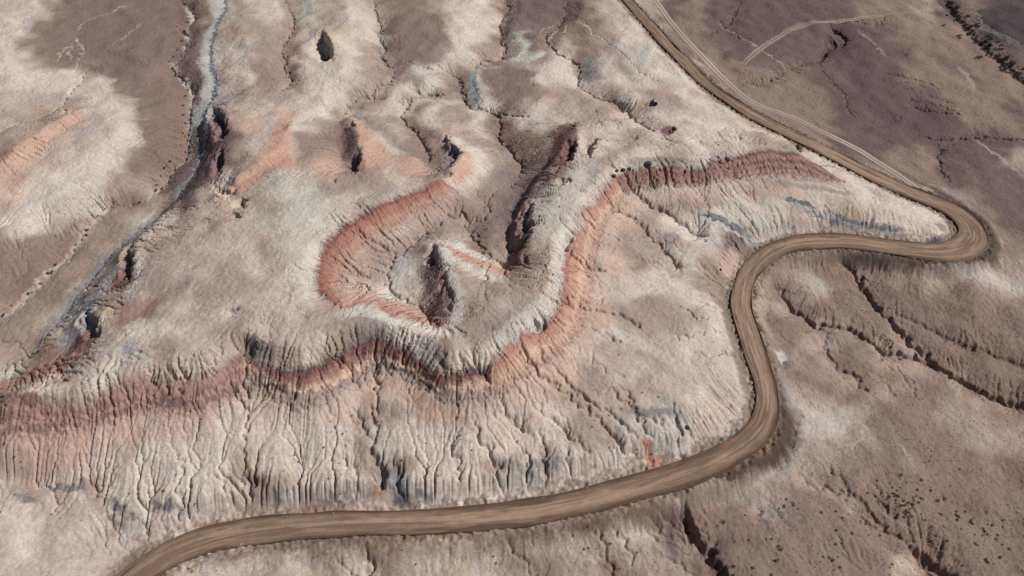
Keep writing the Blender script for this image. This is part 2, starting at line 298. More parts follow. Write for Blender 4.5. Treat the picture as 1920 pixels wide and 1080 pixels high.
# broad fields of other soil, laid before the beds: r, g, b, opacity, feather m, outline
FIELDS = [
 (122,104,98,.85,6,"90,25 150,-10 335,-10 345,60 325,115 350,170 350,260 345,320 290,350 250,330 255,290 245,240 215,190 175,140 120,130 60,110 40,70"),
 (128,109,103,.85,3.5,"730,30 770,8 830,40 845,70 835,108 792,115 752,160 735,122 725,80"),
 (112,96,93,.85,3,"945,-10 1062,-10 1050,40 1020,60 1000,105 982,68 950,78 940,60"),
 (132,113,107,.75,3,"1062,105 1105,62 1150,100 1200,150 1150,142 1090,150"),
 (128,110,104,.85,2.5,"905,132 950,126 1000,132 1012,165 980,196 930,190 905,160"),
 (146,126,116,.7,4,"470,90 530,60 540,100 530,160 560,180 520,200 470,170"),
 (112,95,93,.9,1.8,"365,20 388,60 386,120 374,180 360,200 350,150 330,120 350,80 365,45"),
 (112,95,93,.9,1.8,"355,210 376,240 366,300 345,345 300,372 308,340 350,300 352,250"),
 (132,113,105,.8,4,"-30,455 60,440 130,420 168,400 150,440 110,490 60,520 -30,560"),
 (146,127,114,.7,4,"205,400 250,400 210,440 170,500 110,560 60,640 0,650 60,570 110,510 160,450"),
 (140,121,112,.7,3,"650,200 690,190 720,230 760,280 700,260 680,230"), (136,117,109,.7,2.5,"750,215 780,240 800,290 770,280 745,240"),
 (140,121,112,.6,3,"560,260 620,250 630,300 600,300 560,290"),
 (98,82,81,.85,5,"1420,-20 1560,-20 1600,40 1500,45 1430,80 1380,112 1350,80 1400,30"),
 (96,80,80,.85,6,"1580,120 1640,90 1700,150 1720,250 1640,310 1560,290 1560,220 1600,180"),
 (94,78,79,.8,4,"1700,205 1790,215 1800,250 1740,260 1690,240"), (72,64,65,.9,4,"1820,15 1990,5 1990,110 1860,70 1830,45"),
 (134,118,104,.7,4,"1690,30 1760,45 1840,110 1960,190 1940,220 1800,120 1740,90"), (132,116,103,.7,5,"1730,150 1790,135 1850,190 1960,240 1960,290 1830,215 1790,170"),
 (132,114,104,.7,5,"1440,165 1520,160 1560,200 1580,290 1480,240 1400,190"), (108,91,88,.6,5,"1780,300 1880,300 1960,380 1960,440 1850,380"),
 (146,128,116,.7,4,"1150,560 1250,560 1335,590 1280,622 1180,625 1130,600"), (150,130,123,.7,2.5,"1190,655 1232,680 1252,702 1222,707 1190,680"),
 (148,128,120,.7,3,"1080,700 1120,720 1140,740 1100,735"), (138,121,106,.8,2.5,"1285,500 1335,478 1370,530 1358,560 1300,540"),
 (152,134,124,.7,3,"640,790 720,740 725,800 700,840 660,820"), (150,133,122,.6,3,"330,850 400,790 410,800 360,870 300,900"),
 (152,134,124,.6,4,"850,760 960,770 900,800 840,800"), (156,138,128,.6,4,"1040,770 1130,790 1180,830 1100,810"),
 (116,98,92,.6,5,"1640,500 1760,580 1900,660 1900,700 1700,600"), (116,98,92,.6,5,"1500,560 1640,640 1560,620"),
]
# broad pale ridges: r, g, b, opacity, half width m, feather m, line
PALE = [
 (180,146,130,.65,3.5,7,"-40,850 0,842 100,822 200,800 280,784 370,796 430,760 458,748"), (184,152,132,.6,3,6,"458,725 520,765 560,782 600,775 650,742 700,712 760,722 840,768 925,756"),
 (188,156,136,.65,3.5,6,"925,752 960,738 1000,708 1050,670 1088,634 1106,600 1120,560 1130,500 1140,430 1162,392 1185,365"),
 (180,150,138,.55,2.5,5,"1200,358 1250,356 1300,358 1345,352 1400,346 1440,342 1500,344 1590,348"), (178,148,134,.55,3,5,"850,365 800,405 750,440 705,480 668,520 655,560"),

 (196,183,170,.75,3,5,"40,15 5,90 20,140 90,165 150,170 185,152 212,190 237,235 226,270 180,290"),
 (192,184,173,.7,3,4,"-20,420 60,385 130,345 200,305 235,285"), (196,183,168,.6,3,4,"0,380 60,330 110,320 160,300"),
 (190,182,171,.7,3,4,"882,-10 872,40 882,75 850,88"), (194,184,172,.7,3.5,5,"655,50 640,120 620,170 590,200 560,235 545,250"),
 (188,176,164,.6,2.5,4,"455,-5 500,18 532,30"), (188,178,167,.6,2.5,4,"682,10 690,50 688,75"),
 (188,180,170,.75,2,2.5,"832,118 802,150 782,166 750,172"), (186,175,165,.6,2.5,3,"860,190 830,190 790,188 750,203 700,215 660,208"),
 (186,187,175,.8,2,3,"972,55 984,88 968,108 992,110 1012,100"), (190,182,171,.7,2.5,3,"1010,132 1050,122 1075,150 1022,142"),
 (192,184,172,.7,3,4,"1128,95 1150,140 1200,160"), (192,183,171,.7,4,5,"1195,55 1225,100 1260,150 1310,190 1400,235"),
 (192,180,168,.6,3,4,"1000,190 1040,212 1062,235"), (194,183,171,.7,3,4,"1070,300 1130,245 1200,225 1300,222 1400,245 1480,262"),
 (197,186,174,.8,2,3,"862,262 890,288 900,320 872,345"), (190,180,168,.6,2,3,"690,250 730,280 760,290"),
 (186,182,172,.6,4,6,"520,350 580,400 560,470 580,530 540,570"), (190,178,166,.5,4,5,"460,400 440,470 470,520"),
 (192,180,168,.6,4,6,"1540,300 1620,360 1700,400 1740,430"), (190,184,174,.6,3,4,"1260,430 1330,420 1400,400"),
 (192,182,171,.6,4,5,"1140,530 1230,530 1290,560"), (192,182,172,.6,4,5,"480,790 560,830 620,850"), (192,183,173,.6,3,4,"400,770 440,800 380,840 330,840"),
 (190,182,172,.6,4,5,"250,905 330,880 420,880"),
]
# beds: top edge, bottom edge, stops (0 top .. 1 bottom: r, g, b, opacity), feather m, strata strength
BEDS = [
 ("-40,765 0,758 90,757 170,745 265,716 340,712 400,700 435,672 458,648", "-40,855 0,845 100,824 200,802 280,782 370,796 430,756 458,746",
  [(0,124,90,86,1),(.1,150,106,96,1),(.3,164,116,102,1),(.42,146,104,94,1),(.5,166,120,104,1),(.6,150,108,98,1),(.75,168,124,108,1),(1,182,152,136,.6)], 2.2, .9),
 ("458,648 480,668 500,680 530,690 570,690 600,680 630,655 670,640 700,632 730,638 770,655 790,670 810,690 830,702 860,695 890,682 920,680",
  "458,716 480,736 520,760 560,778 600,770 650,738 700,704 760,716 800,740 840,766 900,762 925,752",
  [(0,96,74,80,.9),(.1,106,66,68,1),(.22,126,74,68,1),(.30,158,104,90,1),(.42,182,136,112,1),(.55,190,152,124,1),(.62,164,128,114,1),(.68,186,150,126,1),(.77,134,110,106,1),(.84,172,146,134,.9),(1,176,158,146,.5)], 1.2, 1.0),
 ("920,680 935,662 955,635 985,620 1010,615 1025,605 1040,585 1050,560 1050,530 1055,470 1070,440 1075,412 1085,395 1110,385 1125,360 1140,345 1152,330",
  "925,750 960,736 1000,706 1050,668 1084,636 1100,602 1112,570 1118,540 1126,470 1133,430 1156,394 1178,364",
  [(0,146,90,82,.9),(.14,168,104,88,1),(.38,190,138,110,1),(.6,196,152,122,1),(.72,188,148,122,1),(.84,176,122,106,1),(1,186,160,142,.6)], 1.6, .6),
 ("1152,330 1180,317 1220,312 1260,311 1320,316 1335,300 1360,298 1400,287 1440,281 1500,290 1550,318",
  "1178,366 1200,356 1250,354 1300,354 1345,348 1400,343 1440,338 1500,342 1590,345",
  [(0,92,72,78,.9),(.12,126,80,78,1),(.24,162,108,96,1),(.33,132,88,84,1),(.43,172,120,104,1),(.53,126,82,80,1),(.61,176,132,114,1),(.74,140,100,94,1),(.85,180,150,136,.9),(1,184,164,150,.4)], 1.2, 1.0),
 ("828,338 790,352 740,372 690,395 650,418 620,445 603,470 592,492 592,520 597,545 612,562 640,575",
  "858,352 818,392 770,418 740,438 712,452 698,474 676,498 655,518 650,542 655,567",
  [(0,120,64,60,1),(.12,148,84,70,1),(.4,170,112,88,1),(.7,172,126,104,.9),(1,160,136,124,.4)], 1.0, .5),
 ("822,455 850,461 880,474 920,487 945,500", "822,462 850,480 880,496 915,512 942,519",
  [(0,196,160,140,.9),(.4,190,140,118,1),(.7,186,128,108,1),(1,196,172,150,.7)], .8, .1),
 ("638,562 665,547 690,546 720,556 745,566 790,577 805,593 817,615", "645,580 670,573 700,563 715,582 730,600 755,592 785,597 800,614 820,624",
  [(0,180,134,114,.8),(.5,190,142,118,1),(.85,168,106,92,1),(1,194,168,142,.7)], .9, .1),
]
# patches of other soil: r, g, b, opacity, feather m, outline
PATCHES = [
 (152,114,106,.9,1.5,"800,482 815,470 832,500 846,540 845,580 836,605 822,612 812,590 792,575 795,530"),
 (146,98,92,.9,1.5,"962,458 985,462 988,500 962,514 948,500"),
 (128,84,80,1,1.2,"1045,238 1065,228 1082,232 1082,280 1062,312 1040,305 1028,290"),
 (142,108,102,.8,2,"1030,308 1062,312 1035,338 1012,355 992,385 985,410 975,440 955,455 950,430 962,395 980,360 1000,335"),
 (130,98,96,1,1.8,"396,212 412,202 428,228 424,262 414,320 405,342 375,345 385,310 398,280 388,240"),
 (138,90,84,1,1.2,"215,505 230,495 246,505 242,528 228,541 200,548"),
 (134,88,84,1,1.5,"140,612 160,608 180,630 168,655 148,662 120,668"),
 (166,112,98,.9,1.8,"166,655 120,692 60,714 0,733 -30,740 -30,728 0,716 45,698 90,668 130,655"),
 (104,78,80,1,.8,"598,84 612,92 622,112 614,112 604,100"),
 (136,102,98,1,1.5,"645,220 662,226 674,262 674,300 664,320 642,312 634,270 636,235"),
 (194,146,118,1,1.5,"664,218 690,245 735,292 722,312 682,314 675,270"),
 (190,160,136,.8,3,"620,70 640,85 640,115 625,118 621,95"),
 (140,112,110,1,1.5,"826,258 848,270 868,288 850,310 836,326 815,322 828,298"),
 (196,152,126,1,1.5,"856,300 882,288 888,318 862,346 840,334"),
 (190,138,112,1,1.3,"430,352 468,315 515,290 548,290 552,304 512,320 480,342 448,364"),
 (194,142,116,1,1.5,"502,265 516,236 545,226 546,270 542,292 502,292"),
 (190,148,126,.9,1.8,"416,198 440,212 485,232 506,248 482,256 440,240 424,222"),
 (188,144,124,1,1.3,"580,312 602,300 630,308 633,330 615,346 596,330"),
 (188,140,118,.9,1.5,"735,288 790,300 822,322 780,332 745,322 735,305"),
 (198,166,140,.9,1.2,"398,352 425,352 440,378 430,400 415,395 405,372"),
 (170,128,116,.6,2.5,"440,400 415,420 405,460 395,500 402,440 420,400"),
 (192,146,120,.95,2.5,"118,222 150,203 152,228 128,245 88,270 55,300 28,322 0,330 -30,340 -30,318 0,305 40,285 80,252"),
 (192,152,130,.7,5,"0,325 55,300 100,275 90,310 40,350 0,395 -40,420 -40,340"),
 (162,110,72,1,1,"690,926 699,905 714,905 724,925 712,940"), (186,154,138,.9,1.5,"640,956 660,940 690,922 728,925 757,955"),
 (180,112,82,1,.8,"1203,824 1220,822 1236,850 1246,872 1226,878 1216,850"), (186,150,126,.9,2,"1200,885 1250,870 1300,855 1290,872 1240,884"),
 (182,118,98,1,.5,"642,944 650,936 653,946 646,952"), (184,142,122,1,.6,"938,928 946,924 950,936 940,938"),
 (184,146,126,1,1.2,"1338,478 1372,462 1398,488 1372,520 1348,505"),
 (178,140,122,.6,2,"1230,235 1260,235 1270,245 1245,250"), (128,80,76,1,.9,"1236,240 1256,234 1270,240 1262,250 1244,250"),
 (172,120,104,.6,1.5,"1150,262 1170,258 1172,268 1155,270"),
 (134,114,92,.9,1,"1352,556 1368,558 1384,640 1398,700 1402,745 1390,720 1376,660 1358,600"),
 (84,65,54,1,1.5,"1458,690 1482,725 1505,785 1502,838 1485,870 1420,900 1340,922 1262,936 1275,915 1380,880 1440,850 1462,800"),
 (92,74,63,1,1.8,"1700,330 1790,372 1850,420 1878,465 1868,500 1800,512 1700,506 1600,492 1560,470 1640,478 1790,492 1838,470 1835,430 1790,385"),
 (108,86,72,.9,1.5,"940,1012 1010,1000 1130,972 1240,945 1250,955 1130,995 1000,1020"),
 (116,94,80,.8,1.5,"380,1062 450,1035 560,1012 700,1002 900,1008 905,1018 700,1018 560,1030 450,1050"),
 (128,118,110,1,.8,"1318,838 1340,822 1368,808 1384,792 1390,812 1362,834 1330,844"), (122,112,104,1,.6,"1386,702 1396,700 1400,718 1388,720"),
 (124,114,106,1,.6,"1390,755 1402,755 1404,768 1392,770"),
 (184,170,157,.9,3,"1502,765 1540,755 1585,770 1600,795 1585,818 1545,826 1520,812 1505,845 1480,888 1430,902 1400,908 1470,880 1498,840"),
 (198,184,164,.9,2.5,"235,615 255,600 285,605 290,625 270,645 245,640"),
 (150,148,158,.8,1.2,"222,655 235,640 250,640 262,652 240,662"),
 (92,88,104,.9,1,"1556,405 1572,400 1582,410 1572,420 1560,418"), (98,88,100,1,1,"1738,443 1752,438 1775,440 1772,450 1748,452"),
 (120,100,112,.7,1,"1750,418 1770,420 1782,430 1766,430"),
 (126,104,92,.9,1.5,"1355,440 1378,435 1400,455 1425,470 1400,480 1375,465"),
 (86,82,94,1,1,"737,935 742,915 755,908 762,930 768,948 752,946"), (112,112,124,.8,2,"700,890 740,880 760,905 740,920 715,905"),
 (92,88,104,.9,1,"32,925 50,928 78,938 60,942 40,936"),
 (96,92,100,1,.6,"238,965 248,962 256,968 250,974 240,972"),
 (86,60,46,1,.5,"262,968 276,974 281,980 270,978"),
 (110,104,100,.5,1.5,"1540,605 1570,612 1560,604"), (90,84,78,1,1.2,"1626,484 1638,486 1648,496 1640,500 1630,494"),
 (176,170,164,1,.8,"1455,660 1468,656 1478,675 1466,684"), (104,98,98,1,.8,"1458,684 1478,678 1484,688 1466,690"),
 (172,160,148,.8,2,"1490,528 1520,505 1560,548 1545,555 1505,545"),
 (190,180,168,.7,3,"1780,510 1850,505 1900,520 1960,560 1900,550 1820,530"),
 (192,184,172,.6,4,"1460,700 1490,740 1500,760 1480,770"),
 (110,86,72,.5,2.5,"870,1045 905,1055 930,1068 900,1062"),
 (150,130,120,.8,3,"855,622 905,598 960,568 965,590 935,635 885,660 855,650"), (148,131,121,.8,2.5,"615,600 680,588 702,600 662,616 610,622 588,616"),
 (154,131,121,.75,3,"700,475 760,432 830,402 880,402 860,430 800,452 745,490 722,530 700,540"),
 (130,107,102,.7,3,"900,335 955,300 1030,302 1000,350 965,400 955,450 942,475 905,445 882,418 905,390"),
 (168,163,150,.6,4,"1000,390 1012,360 1050,340 1085,350 1068,400 1040,440 1010,470 998,440"),
 (150,126,116,.6,3,"780,440 815,425 860,425 880,450 840,452 810,452"),
]
# narrow coloured lines: r, g, b, opacity, half width m, feather m, line
LINES = [
 (172,172,166,.7,2.0,2.5,"400,-20 412,33 396,67 388,100 388,127 396,150 392,180 376,207 366,233"),
 (132,138,146,.9,.8,.8,"422,-20 426,17 412,36 402,67 395,100 398,127 406,150 402,180 385,207 375,233 372,250"),
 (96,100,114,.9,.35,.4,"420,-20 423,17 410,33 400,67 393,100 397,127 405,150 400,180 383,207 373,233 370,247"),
 (136,128,128,.7,1.6,1.6,"368,250 378,267 375,300 362,330 343,353 323,380 287,413 255,437 210,473 184,506 157,540 128,570 96,616 72,655"),
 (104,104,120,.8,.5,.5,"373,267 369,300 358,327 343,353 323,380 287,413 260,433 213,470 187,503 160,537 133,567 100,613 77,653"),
 (172,172,170,.8,1.4,1.5,"225,500 195,530 165,565 135,605 105,650"), (150,144,154,.8,1.5,1.5,"110,655 145,620 160,590 190,545 205,515"),
 (168,146,120,1,1.0,.8,"292,355 275,376"), (170,148,120,1,1.1,.8,"205,392 195,398 175,418 160,438 140,468 125,488 100,506 80,528 60,550 40,568 20,588 0,600"),
 (176,160,142,.9,.9,.8,"345,5 360,32 348,50 352,70 340,100 322,118 340,142 360,168 358,200 354,240 352,290 325,310 308,335 292,358"),
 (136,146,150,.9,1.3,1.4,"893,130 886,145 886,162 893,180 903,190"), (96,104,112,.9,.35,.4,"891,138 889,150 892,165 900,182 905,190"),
 (128,134,136,.7,1.1,1.0,"1100,102 1108,118 1104,138 1108,158"), (112,118,120,.7,.4,.5,"1106,115 1102,130 1105,150"),
 (150,154,150,.7,1.4,1.4,"1212,85 1204,105 1200,130"), (140,146,148,.8,.9,.9,"718,60 722,80 716,100"), (140,148,150,.8,1.0,1.0,"578,0 582,15 577,30"),
 (140,144,144,.6,.9,1,"960,85 975,95 950,110 940,125"), (150,152,148,.5,.9,1,"785,110 775,130 765,150"),
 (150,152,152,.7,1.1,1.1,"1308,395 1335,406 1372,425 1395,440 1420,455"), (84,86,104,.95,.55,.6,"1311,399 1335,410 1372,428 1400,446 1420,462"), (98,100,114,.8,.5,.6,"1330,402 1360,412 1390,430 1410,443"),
 (196,190,182,.7,.5,.5,"1318,406 1345,418 1380,436 1410,455"),
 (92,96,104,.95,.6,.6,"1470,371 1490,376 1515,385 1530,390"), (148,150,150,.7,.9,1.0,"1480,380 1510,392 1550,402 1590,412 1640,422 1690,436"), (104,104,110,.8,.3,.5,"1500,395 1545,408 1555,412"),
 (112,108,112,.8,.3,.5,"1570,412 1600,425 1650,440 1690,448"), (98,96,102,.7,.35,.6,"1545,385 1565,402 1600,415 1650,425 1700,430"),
 (138,130,122,.7,1.1,1.2,"1440,338 1480,346 1530,352 1570,360 1600,364"), (150,140,132,.6,.8,.8,"1480,332 1540,342 1590,350"),
 (96,66,60,.8,.35,.4,"475,700 500,716 520,728 556,748"), (100,84,80,.8,.45,.5,"695,678 730,686 765,700 800,722 836,746"), (112,80,74,.8,.3,.35,"480,712 510,722 550,728"),
 (110,80,76,.8,.4,.4,"280,745 305,748 340,756 370,755"), (116,84,80,.7,.3,.4,"1440,300 1480,304 1540,310 1590,316"), (120,92,90,.7,.3,.4,"1420,312 1480,316 1530,322"),
 (112,106,110,.8,.5,.6,"88,916 108,914 140,914 165,912"), (104,100,108,.9,.6,.7,"205,935 220,946 235,958"), (104,100,106,.8,.5,.6,"282,942 300,948 330,952"), (110,108,112,.8,.5,.6,"200,965 215,975 232,985"),
 (128,124,126,.6,.6,.7,"340,945 350,955 362,960"), (100,98,104,.9,.6,.7,"505,905 510,925 520,938"), (112,110,114,.8,.6,.7,"775,910 790,925 815,935"),
 (120,118,122,.6,.8,1,"935,870 980,878 1020,868 1060,860"), (110,108,116,.7,.8,1,"1180,765 1200,772 1240,770 1290,785"),
 (140,146,150,.5,1,1,"1225,425 1250,440 1270,445"), (110,108,116,.6,.4,.5,"1225,445 1245,455 1265,452 1275,440"), (110,108,116,.5,.4,.5,"1222,438 1235,442 1262,440"),
  
 (150,134,122,.45,1.0,1.2,"1395,115 1440,80 1500,46 1560,38 1640,30"),
 (155,140,130,.5,.6,.6,"1608,55 1630,72 1650,92 1662,105"), (165,152,140,.6,.6,.6,"1828,255 1850,275 1880,300 1920,332"), (160,148,134,.7,.8,1,"1802,130 1818,148 1830,165"),
 (134,120,110,.7,.5,.4,"1820,10 1823,25 1832,42 1860,62 1920,95"), (134,120,110,.7,.5,.4,"1828,8 1831,25 1842,42 1868,62 1920,88"),
 (168,158,148,.6,.35,.3,"1345,40 1380,62 1410,82 1450,108 1480,130"), (176,164,154,.7,.35,.3,"1100,10 1140,25 1170,50 1200,75"),
 (176,160,150,.8,.3,.3,"235,12 200,27 165,37 145,55"), (180,164,152,.8,.3,.3,"140,70 152,85 158,95 148,115 140,135"), (180,164,152,.7,.3,.3,"143,80 115,97 107,115"), (180,164,152,.6,.3,.3,"135,82 131,100 137,115"),
 (176,160,150,.5,.3,.4,"205,90 240,65 270,40"),
 (182,168,158,.9,.35,.3,"1050,40 1040,60 1022,80"), (182,168,158,.8,.35,.3,"1063,45 1058,60 1048,60"), (182,168,158,.8,.3,.3,"1080,38 1108,55 1110,65 1130,72 1138,80"), (176,160,150,.6,.3,.3,"1040,42 1020,52 1010,62"),
 (158,134,112,.8,.9,.8,"1255,920 1300,912 1340,918 1400,925 1440,915"), (150,128,108,.8,1.6,.5,"1290,935 1340,938 1400,935"),
 (162,142,122,.9,2.2,.5,"1428,938 1462,985"), (96,80,70,.8,.25,.3,"1444,936 1472,985"), (104,88,78,.8,.25,.3,"1418,940 1446,992 1456,996"),
 (172,158,146,.6,.3,.3,"1540,820 1565,832 1590,838 1612,828 1622,805 1615,785"), (118,104,96,.5,.4,.5,"1538,825 1565,836 1590,842"), (166,152,140,.6,.3,.3,"1682,830 1700,845 1708,865"),
 (182,162,140,.5,.4,.4,"1043,995 1050,1015 1070,1035 1100,1050 1130,1050"), (174,152,134,.5,.4,.4,"1058,1000 1070,1020 1095,1040"),
 (120,98,96,.6,.8,1.2,"340,560 345,520"), (160,110,100,.5,.6,.6,"1045,520 1042,545 1050,560"),
 (194,186,170,.8,.9,1.4,"814,453 845,457 885,470 925,485"), (194,184,168,.8,1.0,1.6,"818,462 845,485 880,503 915,518 942,524"),
 (176,172,162,.7,1.0,1.2,"824,462 842,498 858,540 862,570 848,612"), (196,186,170,.8,1.4,1.6,"645,592 680,580 712,592 730,608 755,604 790,608 818,628"),
 (176,170,166,.7,1.6,2,"770,470 755,500 748,530"), (198,190,176,.6,1.2,2,"1090,400 1060,440 1045,480 1040,530 1020,580"),
 (188,180,166,.6,1.6,2.5,"925,650 975,600 1020,570"), (120,112,112,.6,1.2,2,"790,640 810,660 830,680"), (120,114,114,.5,1.2,2,"660,625 700,612 750,625"),
 (122,112,114,.6,1.2,2,"462,640 485,658 510,672"), (108,104,104,.6,1.0,1.6,"1180,306 1240,298 1310,303"),
]
ROAD = "200,1120,3.9 262,1075,3.9 330,1033,3.9 400,1008,3.9 500,993,3.9 640,982,3.9 800,978,3.9 960,964,4 1040,951,4.1 1120,933,4.3 1200,911,4.4 1290,886,4.3 1375,846,4.4 1422,808,4.4 1438,768,4.2 1436,725,4 1426,690,3.9 1405,627,3.9 1390,573,3.9 1397,527,4 1420,493,4.1 1455,467,4.1 1513,453,4.1 1597,453,4.2 1680,464,4.5 1745,472,5.2 1795,468,6 1824,447,6.4 1812,415,6.0 1775,388,5.2 1700,358,4.5 1613,317,4.0 1547,283,3.8 1480,250,3.7 1413,216,3.7 1347,174,3.6 1313,146,3.6 1280,112,3.6 1253,87,3.6 1230,60,3.6 1203,30,3.6 1172,-5,3.6 1140,-35,3.6"
TRACK = "1190,-35,1.7 1228,0,1.7 1256,38,1.7 1285,72,1.7 1316,104,1.7 1347,137,1.7 1372,161,1.7 1397,182,1.7 1423,197,1.7 1455,209,1.7 1493,223,1.7 1533,243,1.7 1573,262,1.7 1613,283,1.7 1647,305,1.7 1680,326,1.7 1713,350,1.7 1740,375,1.7"
RIMS = ["140,200 110,225 70,250 40,275 0,302", "0,440 60,420 110,390 150,375", "1082,240 1080,290 1050,318 1020,345 1000,375 998,430 990,480",
 "835,505 850,545 852,580 838,612", "250,460 249,505 240,535", "240,540 215,580 190,650 100,705 0,742", "430,350 480,312 545,288", "410,330 440,352",
 "0,742 100,735 200,705", "1000,590 1030,540 1038,480", "345,245 350,300", "385,130 382,200", "720,450 700,480 690,520"]
SIDE_TRACK = "1392,120,1.5 1410,104,1.5 1434,86,1.5 1460,70,1.5 1488,55,1.5 1514,46,1.5 1556,39,1.5 1600,34,1.5 1640,30,1.5 1680,26,1.4 1715,20,1.2"
# ------------------------------------------------------------ terrain solver
rng = np.random.default_rng(7)
S2 = math.sqrt(0.5)
def sight(px, py, z):
    """where a sight line to image pixel (px, py) meets elevation z"""
    a = (px - 960.0) / FPX; b = (540.0 - py) / FPX
    t = (CAM_H - z) / (S2 * (1.0 - b))
    return a * t, S2 * (1.0 + b) * t

DX = 0.28
X0, X1, Y0, Y1 = -335.0, 335.0, 50.0, 446.0
NX = int(round((X1 - X0) / DX)) + 1
NY = int(round((Y1 - Y0) / DX)) + 1
xs = (X0 + DX * np.arange(NX)).astype(np.float32)
ys = (Y0 + DX * np.arange(NY)).astype(np.float32)

def resize(a, ny, nx):
    """bicubic-like resize: linear then light smoothing by the caller"""
    h, w = a.shape
    yi = np.linspace(0, h - 1, ny); xi = np.linspace(0, w - 1, nx)
    y0 = np.minimum(yi.astype(int), h - 2); fy = (yi - y0)[:, None]
    x0 = np.minimum(xi.astype(int), w - 2); fx = (xi - x0)[None, :]
    r = a[y0] * (1 - fy) + a[y0 + 1] * fy
    return r[:, x0] * (1 - fx) + r[:, x0 + 1] * fx

def blur(a, sig):
    """gaussian blur, sigma in cells"""
    r = int(max(1, round(sig * 3)))
    k = np.exp(-0.5 * (np.arange(-r, r + 1) / sig) ** 2); k /= k.sum()
    k = k.astype(a.dtype)
    p = np.pad(a, ((r, r), (0, 0)), mode='edge'); o = np.zeros_like(a)
    for i, w in enumerate(k): o += w * p[i:i + a.shape[0]]
    p = np.pad(o, ((0, 0), (r, r)), mode='edge'); o = np.zeros_like(a)
    for i, w in enumerate(k): o += w * p[:, i:i + a.shape[1]]
    return np.ascontiguousarray(o)

def sample(a, X, Y):
    """bilinear sample of a grid-sized field at world X, Y"""
    u = np.clip((X - X0) / DX, 0, NX - 1.001); v = np.clip((Y - Y0) / DX, 0, NY - 1.001)
    i = u.astype(np.int32); j = v.astype(np.int32); fu = (u - i).astype(np.float32); fv = (v - j).astype(np.float32)
    f = a.reshape(-1); q = j * NX + i
    return (f[q] * (1 - fu) + f[q + 1] * fu) * (1 - fv) + (f[q + NX] * (1 - fu) + f[q + NX + 1] * fu) * fv

# --- coarse elevation: harmonic surface through the control lines
def solve_elevation():
    pts = []
    for s in CONTOURS:
        a = L(s); n0 = len(a)
        X, Y = sight(a[:, 0], a[:, 1], a[:, 2]); Z = a[:, 2]
        for k in range(max(1, n0 - 1)):
            if n0 == 1: pts.append((X[0], Y[0], Z[0])); break
            n = max(2, int(math.hypot(X[k + 1] - X[k], Y[k + 1] - Y[k]) / 0.6))
            for t in np.linspace(0, 1, n): pts.append((X[k] + (X[k + 1] - X[k]) * t, Y[k] + (Y[k + 1] - Y[k]) * t, Z[k] + (Z[k + 1] - Z[k]) * t))
    pts = np.array(pts)
    H = None
    for cell in (25.6, 12.8, 6.4, 3.2, 1.6):
        nx = int((X1 - X0) / cell) + 2; ny = int((Y1 - Y0) / cell) + 2
        i = np.clip(((pts[:, 0] - X0) / cell + .5).astype(int), 0, nx - 1); j = np.clip(((pts[:, 1] - Y0) / cell + .5).astype(int), 0, ny - 1)
        ok = (pts[:, 0] > X0 - cell) & (pts[:, 0] < X1 + cell) & (pts[:, 1] > Y0 - cell) & (pts[:, 1] < Y1 + cell)
        s = np.zeros((ny, nx)); c = np.zeros((ny, nx))
        np.add.at(s, (j[ok], i[ok]), pts[ok, 2]); np.add.at(c, (j[ok], i[ok]), 1)
        m = c > 0; v = s[m] / c[m]
        H = np.full((ny, nx), 5.0) if H is None else resize(H, ny, nx)
        for it in range(400 if cell > 3 else 160):
            H[m] = v
            p = np.pad(H, 1, mode='edge')
            H = 0.25 * (p[:-2, 1:-1] + p[2:, 1:-1] + p[1:-1, :-2] + p[1:-1, 2:])
        H[m] = v
    # back to the fine grid (cell centres at X0 + cell*k)
    xi = (xs - X0) / 1.6; yi = (ys - Y0) / 1.6
    x0 = np.minimum(xi.astype(int), H.shape[1] - 2); y0 = np.minimum(yi.astype(int), H.shape[0] - 2)
    fx = (xi - x0)[None, :]; fy = (yi - y0)[:, None]
    r = H[y0] * (1 - fy) + H[y0 + 1] * fy
    r = r[:, x0] * (1 - fx) + r[:, x0 + 1] * fx
    return blur(r.astype(np.float32), 1.0 / DX)
H0 = solve_elevation()

def ground_at(px, py, F=None):
    """world X, Y, Z where the sight line to (px, py) first meets the ground field"""
    F = H0 if F is None else F
    px = np.atleast_1d(np.asarray(px, float)); py = np.atleast_1d(np.asarray(py, float))
    z = np.full(px.shape, 26.0); done = np.zeros(px.shape, bool)
    for _ in range(320):
        X, Y = sight(px, py, z); g = sample(F, X, Y)
        done |= g >= z
        z = np.where(done, z, z - 0.12)
        if done.all(): break
    X, Y = sight(px, py, z)
    return X, Y, z

def line_at(s):
    a = L(s); X, Y, Z = ground_at(a[:, 0], a[:, 1])
    return X, Y, Z, a

# --- noise
FY = np.fft.fftfreq(NY, DX)[:, None]; FX = np.fft.rfftfreq(NX, DX)[None, :]
FR = np.sqrt(FX * FX + FY * FY); FR[0, 0] = 1e-6
def noise(w0, w1, beta=1.0, seed=0):
    """band-limited fractal noise, wavelengths w0 (long) .. w1 (short) metres, unit variance"""
    r = np.random.default_rng(seed).standard_normal((NY, NX), dtype=np.float32)
    f = np.fft.rfft2(r)
    amp = FR ** (-beta) * (1 / (1 + (1 / (FR * w0)) ** 4)) * (1 / (1 + (FR * w1) ** 4))
    n = np.fft.irfft2(f * amp, s=(NY, NX)).astype(np.float32)
    return n / n.std()

def sstep(e0, e1, x):
    t = np.clip((x - e0) / (e1 - e0), 0, 1); return t * t * (3 - 2 * t)

def window(X, Y, pad):
    i0 = max(0, int((min(X) - pad - X0) / DX)); i1 = min(NX, int((max(X) + pad - X0) / DX) + 2)
    j0 = max(0, int((min(Y) - pad - Y0) / DX)); j1 = min(NY, int((max(Y) + pad - Y0) / DX) + 2)
    return slice(j0, max(j0, j1)), slice(i0, max(i0, i1))

